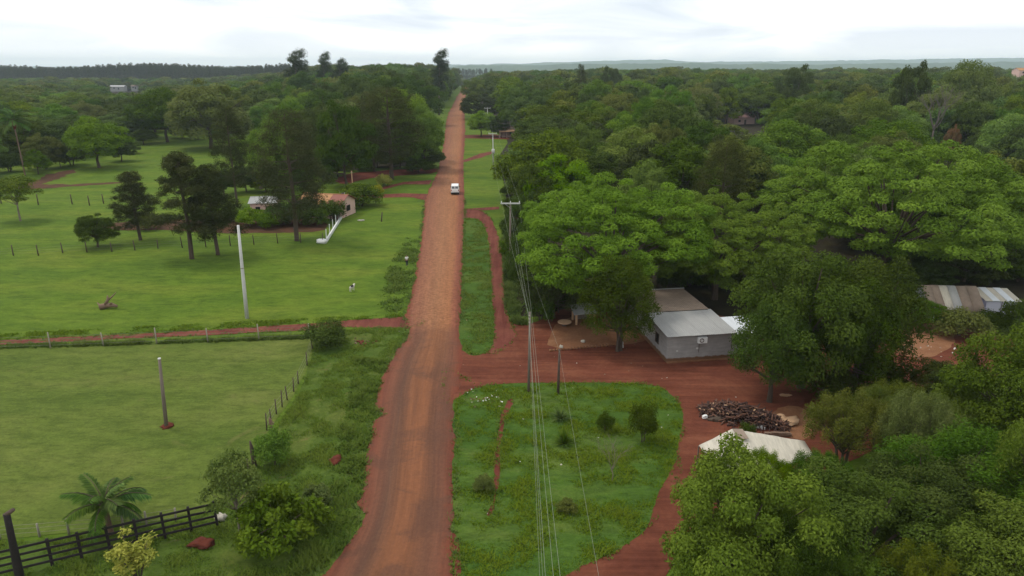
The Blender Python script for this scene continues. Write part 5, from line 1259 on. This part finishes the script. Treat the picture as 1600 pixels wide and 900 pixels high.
link('shaft', MB().tube([(0, 0, 0), (0, 0, hh)], .10, 7).mesh('mast_shaft'), M['sand'], e); link('bracket', MB().box((0, -.1, hh-.3), (.5, .06, .06)).mesh('mast_arm'), M['postgrey'], e)

# ================================================================== VAN
def van():
    b = P(711, 305); e = thing('van', 'white van driving away along the red road', 'van', (b.x, b.y, 0.06), R(3.2))
    W, L, H = 1.72, 4.3, 1.98      # y = forward (away)
    prof = [(0.02, .38), (0.0, .95), (0.10, 1.30), (0.28, 1.86), (0.5, 1.95), (2.6, 1.98), (3.15, 1.86), (3.75, 1.15), (4.25, .98), (4.3, .55), (4.25, .36)]
    mb = MB(); n = len(prof); rings = [(-.86, .0), (-.83, .0), (-.78, .05), (.78, .05), (.83, .0), (.86, .0)]; v = []; f = []
    for k, (x, up) in enumerate(rings):
        for (y, z) in prof:
            t = max(0, (z-1.0)/1.0); xx = x*(1-.13*t); zz = z-(0 if 1 < k < 4 else .03*t+(.03 if k in (0, 5) and z > 1.7 else 0)); v.append((xx, y+(.0 if 1 < k < 4 else .03 if y < .6 else -.03), zz))
    for k in range(len(rings)-1):
        for i in range(n): f.append((k*n+i, (k+1)*n+i, (k+1)*n+(i+1) % n, k*n+(i+1) % n))
    f += [tuple(range(n)), tuple(range(len(rings)*n-1, (len(rings)-1)*n-1, -1))]
    mb.add(v, f); link('body', mb.mesh('van_body', True), M['carwhite'], e).modifiers.new('edge', 'EDGE_SPLIT')
    for s in (-1, 1):
        rw = MB(); rw.box((s*.36, .165, 1.52), (.60, .03, .46), 0, 0, (-.32, 0)); link('rear_window', rw.mesh('rear_window'), M['glass'], e)
        sw = MB(); sw.box((s*.795, 1.9, 1.5), (.03, 2.6, .40), 0, 0, (0, -s*.11)); link('side_window', sw.mesh('side_window'), M['glass'], e)
        tl = MB().box((s*.73, .02, .95), (.15, .06, .34)); link('tail_light', tl.mesh('tail_light'), M['redlamp'], e)
        for y in (.85, 3.45):
            wh = link('wheel', MB().tube([(s*.68, y, .31), (s*.86, y, .31)], .31, 18).mesh('tyre'), M['rubber'], e)
            link('rim', MB().tube([(s*.855, y, .31), (s*.875, y, .31)], .19, 12).mesh('rim'), M['chrome'], wh)
        mi = MB().box((s*.98, 3.2, 1.18), (.2, .08, .16)); link('mirror', mi.mesh('mirror'), M['rubber'], e)
    link('rear_bumper', MB().box((0, -.05, .40), (1.66, .14, .24)).mesh('bumper'), M['rubber'], e)
    link('number_plate', MB().box((0, -.005, .78), (.42, .02, .14)).mesh('plate'), M['white'], e)
    link('windscreen', MB().box((0, 3.46, 1.52), (1.36, .03, .78), 0, 0, (.70, 0)).mesh('windscreen'), M['glass'], e)
    link('underside', MB().box((0, 2.15, .33), (1.5, 4.0, .12)).mesh('underside'), M['rubber'], e)
van()

# ================================================================== PERSON, GOAT
def skin(name, verts, edges, radii, mat, parent=None, sub=2):
    me = bpy.data.meshes.new(name); me.from_pydata(verts, edges, []); me.materials.append(mat); o = bpy.data.objects.new(name, me); COL.objects.link(o)
    if parent: o.parent = parent
    sk = o.modifiers.new('skin', 'SKIN'); sk.use_smooth_shade = True
    for i, r in enumerate(radii):
        q = me.skin_vertices[0].data[i]; q.radius = r if isinstance(r, tuple) else (r, r); q.use_root = (i == 0)
    ss = o.modifiers.new('sub', 'SUBSURF'); ss.levels = sub; ss.render_levels = sub
    return o
def person():
    b = P(636, 416); e = thing('person', 'person in white shirt and dark trousers walking in roadside weeds', 'person', (b.x, b.y, 0), R(20))
    S = 0.92
    V = [(0, 0, .93), (0, 0, 1.12), (0, .01, 1.36), (0, .02, 1.48), (0, .03, 1.57), (0, .04, 1.68),      # pelvis..head
         (.17, 0, 1.38), (.23, .03, 1.12), (.24, .14, .90), (.24, .19, .81), (-.17, 0, 1.38), (-.23, -.04, 1.12), (-.24, -.02, .88), (-.24, .0, .79),
         (.09, .0, .88), (.10, .12, .50), (.10, .05, .09), (.10, .18, .04), (-.09, 0, .88), (-.10, -.06, .50), (-.10, -.20, .10), (-.10, -.08, .04)]
    E_ = [(0, 1), (1, 2), (2, 3), (3, 4), (4, 5), (2, 6), (6, 7), (7, 8), (8, 9), (2, 10), (10, 11), (11, 12), (12, 13), (0, 14), (14, 15), (15, 16), (16, 17), (0, 18), (18, 19), (19, 20), (20, 21)]
    Rr = [(.14, .1), (.13, .09), (.15, .09), .055, .085, .075, .06, .045, .033, .035, .06, .045, .033, .035, .085, .06, .04, .035, .085, .06, .04, .035]
    sc = lambda L_: [tuple(c*S for c in p) for p in L_]; rc = lambda L_: [tuple(c*S for c in r) if isinstance(r, tuple) else r*S for r in L_]
    skin('body', sc(V), E_, rc(Rr), M['skin'], e)
    skin('shirt', sc([(0, 0, .98), (0, 0, 1.14), (0, .01, 1.37), (.17, 0, 1.38), (.22, .02, 1.18), (-.17, 0, 1.38), (-.22, -.03, 1.18)]), [(0, 1), (1, 2), (2, 3), (3, 4), (2, 5), (5, 6)], rc([(.18, .13), (.165, .12), (.175, .12), .085, .07, .085, .07]), M['white'], e)
    skin('trousers', sc([(0, 0, .95), (.09, 0, .86), (.10, .12, .50), (.10, .06, .14), (-.09, 0, .86), (-.10, -.06, .50), (-.10, -.19, .14)]), [(0, 1), (1, 2), (2, 3), (0, 4), (4, 5), (5, 6)], rc([(.155, .115), .105, .08, .06, .105, .08, .06]), M['darkcloth'], e)
    skin('hair', sc([(0, .0, 1.62), (0, .015, 1.70)]), [(0, 1)], rc([.085, .082]), M['darkcloth'], e)
person()
def goat():
    b = P(550, 455); rz = R(-25)
    V = [(0, -.30, .58), (0, 0, .56), (0, .30, .60), (0, .45, .72), (0, .56, .80), (0, .70, .74), (.10, -.30, .38), (.10, -.34, .20), (.10, -.31, .02), (-.10, -.30, .38), (-.10, -.34, .20), (-.10, -.31, .02),
         (.09, .30, .38), (.09, .31, .2), (.09, .30, .02), (-.09, .30, .38), (-.09, .31, .2), (-.09, .30, .02), (0, -.45, .66), (.10, .52, .86), (-.10, .52, .86)]
    E_ = [(0, 1), (1, 2), (2, 3), (3, 4), (4, 5), (0, 6), (6, 7), (7, 8), (0, 9), (9, 10), (10, 11), (2, 12), (12, 13), (13, 14), (2, 15), (15, 16), (16, 17), (0, 18), (4, 19), (4, 20)]
    Rr = [(.14, .15), (.15, .18), (.15, .19), .10, .085, .055, .06, .035, .03, .06, .035, .03, .06, .035, .03, .06, .035, .03, .025, .025, .025]
    V = [tuple(c*0.95 for c in p) for p in V]
    o = skin('goat', V, E_, [tuple(c*0.95 for c in r) if isinstance(r, tuple) else r*0.95 for r in Rr], M['goat']); o.location = (b.x, b.y, 0); o.rotation_euler = (0, 0, rz)
    tag(o, 'white goat with a dark side standing in the pasture', 'goat')
    d_ = skin('dark_patch', [(.07, -.25, .68), (.08, .05, .68), (.07, .2, .68)], [(0, 1), (1, 2)], [.13, .15, .11], M['goatdark'], o)
goat()

# ================================================================== PALMS, YUCCA
def frond_mesh(L, seed, nl=44, wid=0.42):
    rs = np.random.RandomState(seed); mb = MB(); pts = []
    for i in range(9):
        t = i/8; pts.append(Vector((L*t*(1-.12*t), 0, L*(0.42*t-0.62*t*t))))
    mb.tube(pts, [.035*(1-.8*i/8)+.004 for i in range(9)], 5)
    v = []; f = []
    for i in range(nl):
        t = .14+.86*i/nl; k = t*8; a = min(7, int(k)); p = pts[a].lerp(pts[a+1], k-a); dd = (pts[a+1]-pts[a]).normalized()
        l = wid*L*.62*math.sin(math.pi*(.12+.82*t))**.6*rs.uniform(.85, 1.15)
        for s in (-1, 1):
            tip = p+dd*l*.45+Vector((0, s*l*.75, -l*rs.uniform(.35, .75))); wv = dd*.0165*L; m_ = (p+tip)/2+Vector((0, 0, .06*l)); o = len(v)
            v += [p, m_+wv, tip, m_-wv]; f.append((o, o+1, o+2, o+3))
    mb.add(v, f, 1); return mb
def palm(label, px, h, fl, nf, seed, skirt=False, rz=0.0):
    b = P(*px); e = thing('palm_tree', label, 'palm', (b.x, b.y, 0), rz); rs = random.Random(seed)
    link('trunk', MB().tube([(0, 0, -.2), (.05, 0, .2), (.04, 0, h*.5), (0, .04, h*.85), (0, 0, h)], [.22, .17, .14, .15, .10], 10).mesh('palm_trunk', True), M['deadwood'], e)
    ms = []
    for k in range(3):
        me = frond_mesh(fl*(.88+.12*k), seed+k).mesh('palm_frond'); me.materials.append(M['bark']); me.materials.append(LF['palm']); at = me.attributes.new('tint', 'FLOAT', 'POINT'); at.data.foreach_set('value', [random.Random(i//4).random() for i in range(len(me.vertices))]); ms.append(me)
    for i in range(nf):
        o = link('frond', ms[i % 3], None, e); el = R(62)-R(92)*(i/nf)**1.1; o.location = (0, 0, h-.05); o.rotation_euler = (rs.uniform(-.15, .15), -el, i*2.4+rs.uniform(-.2, .2)); o.scale = (1, 1, 1)
    if skirt:
        link('dead_skirt', MB().lump((0, 0, h-.9), (.45, .45, 1.0), 3, 0, .3, 10, 6).mesh('dead_skirt', True), M['redsoil'], e)
palm('green palm standing behind the black rail fence', (172, 834), 1.9, 2.5, 17, 5)
palm('palm with brown skirt at the far left wood edge', (39, 274), 13.0, 5.0, 16, 9, True)
def spiky(label, px, h, w, seed, n=90, name='yucca', mat='weed'):
    b = P(*px); rs = np.random.RandomState(seed); mb = MB()
    for i in range(n):
        a = rs.uniform(0, 6.283); el = rs.uniform(.15, 1.45); L_ = h*rs.uniform(.7, 1.1); d = Vector((math.cos(a)*math.cos(el)*w/h*.8, math.sin(a)*math.cos(el)*w/h*.8, math.sin(el)))
        s = Vector((-math.sin(a), math.cos(a), 0))*.035; p0_ = Vector((0, 0, .05)); m_ = p0_+d*L_*.5; tip = p0_+d*L_-Vector((0, 0, .12*L_*math.cos(el)))
        mb.add([p0_-s*.5, p0_+s*.5, m_+s, tip, m_-s], [(0, 1, 2, 4), (4, 2, 3)])
    me = mb.mesh(name); at = me.attributes.new('tint', 'FLOAT', 'POINT'); at.data.foreach_set('value', [random.Random(i//5).random() for i in range(len(me.vertices))])
    o = link(name, me, LF[mat]); o.location = (b.x, b.y, 0); tag(o, label, 'plant')
spiky('spiky dark yucca plant on the lawn, the larger of two', (881, 694), 1.25, 1.4, 3, 150)
spiky('twiggy dark plant on the lawn just above the yucca', (876, 655), 1.05, 1.7, 4, 110, 'twiggy_plant')

# ================================================================== GRASS, WEEDS, LITTER (uncountable)
def inside(poly, x, y):
    c = np.zeros(len(x), bool); n = len(poly); j = n-1
    for i in range(n):
        xi, yi, xj, yj = poly[i].x, poly[i].y, poly[j].x, poly[j].y
        m = ((yi > y) != (yj > y)); c ^= m & (x < (xj-xi)*(y-yi)/((yj-yi) if yj != yi else 1e-9)+xi); j = i
    return c
def tufts(name, label, poly_name, n, hmin, hmax, mat, seed, excl=(), dens_scale=0.5, thresh=-0.1, blades=4, bw=0.035, spread=0.09, keepout_road=True, poly=None):
    rs = np.random.RandomState(seed); polys = [poly] if poly else SHEETS[poly_name]; P_ = polys[0]
    xs = np.array([p.x for p in P_]); ys = np.array([p.y for p in P_])
    x = rs.uniform(xs.min(), xs.max(), n*4); y = rs.uniform(ys.min(), ys.max(), n*4)
    k = inside(P_, x, y)
    for q in excl:
        for pp in SHEETS[q]: k &= ~inside(pp, x, y)
    k &= ~((x > np.interp(y, ly, lx)-0.05) & (x < np.interp(y, ry, rx_)+0.05))
    k &= y > 24
    x, y = x[k][:n*2], y[k][:n*2]
    d = np.array([noise.fractal(Vector((a*dens_scale, c*dens_scale, seed)), 1.0, 2.0, 3) for a, c in zip(x, y)])
    k = d+rs.normal(0, .18, len(d)) > thresh; x, y, d = x[k][:n], y[k][:n], d[k][:n]; m = len(x)
    pos = np.repeat(np.stack([x, y, np.zeros(m)], 1), blades, 0); M_ = len(pos)
    pos[:, :2] += rs.normal(0, spread, (M_, 2)); h = np.repeat(rs.uniform(hmin, hmax, m)*(0.8+np.clip(d, -.3, .6)), blades)*rs.uniform(.7, 1.2, M_)
    a = rs.uniform(0, 6.283, M_); ln = rs.uniform(.6, 1.7, M_)
    v = np.empty((M_, 3, 3), np.float32); sx, sy = -np.sin(a)*bw, np.cos(a)*bw
    v[:, 0] = pos+np.stack([sx, sy, np.full(M_, -.01)], 1); v[:, 1] = pos-np.stack([sx, sy, np.full(M_, .01)], 1)
    v[:, 2] = pos+np.stack([np.cos(a)*h*ln, np.sin(a)*h*ln, h], 1)
    me = bpy.data.meshes.new(name); me.vertices.add(3*M_); me.vertices.foreach_set('co', v.ravel()); me.loops.add(3*M_); me.polygons.add(M_)
    me.loops.foreach_set('vertex_index', np.arange(3*M_, dtype=np.int32)); me.polygons.foreach_set('loop_start', np.arange(0, 3*M_, 3, dtype=np.int32)); me.update(calc_edges=True)
    at = me.attributes.new('tint', 'FLOAT', 'POINT'); at.data.foreach_set('value', np.repeat(np.clip(np.repeat(.5+d*.8, blades)+rs.normal(0, .18, M_), 0, 1), 3).astype(np.float32))
    me.materials.append(LF[mat]); o = link(name, me, None); tag(o, label, 'grass', kind='stuff')
tufts('rough_grass', 'rough grass tufts over the verge left of the road', 'roadside_verge', 15000, .06, .17, 'grass', 3, ('side_track', 'paddock'))
tufts('lawn_tufts', 'grass tufts scattered over the lawn between road and street', 'triangle_lawn', 13000, .05, .16, 'grass', 5, ('street', 'gully', 'worn_trail'))
tufts('strip_tufts', 'grass tufts on the strip between road and track', 'grass_strip', 5000, .06, .2, 'grass', 7, ('track', 'street'))
wp = [P(*p) for p in [(560, 560), (606, 566), (592, 640), (575, 700), (572, 800), (540, 850), (470, 900), (430, 900), (520, 760), (545, 640)]]
tufts('roadside_weeds', 'broad-leaved weeds crowding the left edge of the road', None, 3600, .10, .28, 'weed', 9, ('paddock',), 0.6, 0.06, 6, .07, .20, poly=wp)
wp = [P(*p) for p in [(592, 470), (612, 420), (636, 372), (654, 375), (645, 430), (636, 478), (610, 490)]]
tufts('ditch_weeds', 'dark weeds in the ditch left of the road beyond the side track', None, 900, .10, .30, 'weed', 11, (), 0.30, 0.08, 6, .09, .30, poly=wp)
wp = [P(*p) for p in [(-20, 522), (640, 490), (640, 500), (-20, 532)]]
tufts('track_side_grass', 'longer grass along the side track', None, 3000, .07, .18, 'grass', 15, ('side_track',), 0.3, -.05, 5, .05, .14, poly=wp)
wp = [P(*p) for p in [(786, 345), (800, 345), (812, 500), (830, 512), (805, 512), (793, 480)]]
tufts('wood_edge_grass', 'tall grass between the track and the right wood', None, 3500, .2, .6, 'weed', 17, ('track', 'street'), 0.4, -.1, 6, .07, .2, poly=wp)
wp = [P(*p) for p in [(0, 539), (200, 534), (490, 524), (490, 529), (200, 539), (0, 545)]]
tufts('paddock_edge_grass', 'dark grass line under the pale post fence', None, 2500, .12, .3, 'weed', 19, (), 0.5, -.2, 5, .05, .1, poly=wp)

def edge_tufts(name, label, lines, per_m, hmin, hmax, spread, seed, mat='grass', blades=5, bw=.04, ymax=150):
    rs = np.random.RandomState(seed); pos = []
    for ln_ in lines:
        for a, c in zip(ln_, ln_[1:]):
            if a.y > ymax or a.y < 25: continue
            L_ = (c-a).length; k = rs.poisson(L_*per_m*max(0, .55+1.5*noise.noise(Vector((a.x*.5, a.y*.5, seed)))))
            for _ in range(k):
                t = rs.uniform(); p = a.lerp(c, t); pos.append((p.x+rs.normal(0, spread), p.y+rs.normal(0, spread), 0.0))
    pos = np.array(pos); m_ = len(pos); pos = np.repeat(pos, blades, 0); n = len(pos); pos[:, :2] += rs.normal(0, .07, (n, 2))
    a = rs.uniform(0, 6.283, n); h = rs.uniform(hmin, hmax, n); q = rs.uniform(.5, 1.5, n); v = np.empty((n, 3, 3), np.float32); sx = np.stack([-np.sin(a)*bw, np.cos(a)*bw, np.zeros(n)], 1)
    v[:, 0] = pos+sx; v[:, 1] = pos-sx; v[:, 2] = pos+np.stack([np.cos(a)*h*q, np.sin(a)*h*q, h], 1)
    me = bpy.data.meshes.new(name); me.vertices.add(3*n); me.vertices.foreach_set('co', v.ravel()); me.loops.add(3*n); me.polygons.add(n)
    me.loops.foreach_set('vertex_index', np.arange(3*n, dtype=np.int32)); me.polygons.foreach_set('loop_start', np.arange(0, 3*n, 3, dtype=np.int32)); me.update(calc_edges=True)
    at = me.attributes.new('tint', 'FLOAT', 'POINT'); at.data.foreach_set('value', np.repeat(np.repeat(rs.uniform(0, .8, m_), blades)+rs.uniform(0, .2, n), 3).astype(np.float32))
    me.materials.append(LF[mat]); o = link(name, me, None); tag(o, label, 'grass', kind='stuff')
lawn_side = [p for p in SHEETS['street'][0] if p.x < 13.5 and p.y < 55.5]
edge_tufts('street_edge_grass', 'grass creeping over the edges of the red street and track', [lawn_side]+SHEETS['track']+SHEETS['gully'], 9, .05, .18, .16, 3)
edge_tufts('side_track_edge_grass', 'grass creeping over the edges of the side track', SHEETS['side_track'], 9, .06, .2, .22, 4)
edge_tufts('road_edge_grass', 'grass fringe creeping over both edges of the road', [[Vector((float(np.interp(y, ly, lx))-.1, y, 0)) for y in np.arange(27, 140, .5)], [Vector((float(np.interp(y, ry, rx_))+.08, y, 0)) for y in np.concatenate([np.arange(27, 47, .5)])], [Vector((float(np.interp(y, ry, rx_))+.08, y, 0)) for y in np.arange(66, 140, .5)]], 12, .06, .22, .2, 5)

def litter(name, label, px_c, n, sx, sy, seed, mats, smin=.05, smax=.16):
    c = P(*px_c); rs = random.Random(seed); mb = MB()
    for i in range(n):
        s = rs.uniform(smin, smax); mb.box((c.x+rs.gauss(0, sx), c.y+rs.gauss(0, sy), s*.35), (s*2, s*1.3, s*.6), rs.uniform(0, 3), rs.randrange(len(mats)), (rs.uniform(-.5, .5), rs.uniform(-.5, .5)))
    o = link(name, mb.mesh(name), [M[m_] for m_ in mats]); tag(o, label, 'litter', kind='stuff')
litter('scattered_rubbish', 'scattered white rubbish on the lawn corner by the junction', (752, 622), 46, .9, .7, 3, ['white', 'cream', 'redsoil', 'deadwood'], .03, .08)
litter('scattered_rubbish', 'specks of white rubbish spread over the lawn', (870, 720), 12, 4.0, 5.0, 4, ['white', 'cream'], .03, .07)
litter('road_stones', 'small pale stones lying on the dirt road', (650, 640), 70, 1.6, 9.0, 5, ['rock', 'sand', 'deadwood'], .02, .06)
litter('yard_debris', 'small debris scattered over the red street and yard', (950, 560), 40, 9.0, 4.0, 6, ['rock', 'deadwood', 'deadwood'], .03, .07)
litter('shack_debris', 'debris scattered over the earth before the shack', (1425, 545), 26, 3.0, 1.6, 8, ['rock', 'cream', 'white'], .03, .10)
litter('clods', 'earth clods and dead roots at the foot of the round shrub', (565, 535), 22, .7, .5, 9, ['redsoil', 'deadwood'], .06, .16)

# ================================================================== HAZE
m, nt, out = newmat('haze'); pv = nt.nodes.new('ShaderNodeVolumePrincipled'); pv.inputs['Color'].default_value = (0.76, 0.88, 1.0, 1); pv.inputs['Density'].default_value = 0.00012
pv.inputs['Anisotropy'].default_value = 0.1
nt.links.new(pv.outputs[0], out.inputs['Volume'])
HZ = link('haze', MB().box((0, 4650, 53), (19800, 9700, 150)).mesh('haze'), m); HZ['kind'] = 'stuff'; HZ['label'] = 'thin pale air over the whole landscape'; HZ['category'] = 'haze'
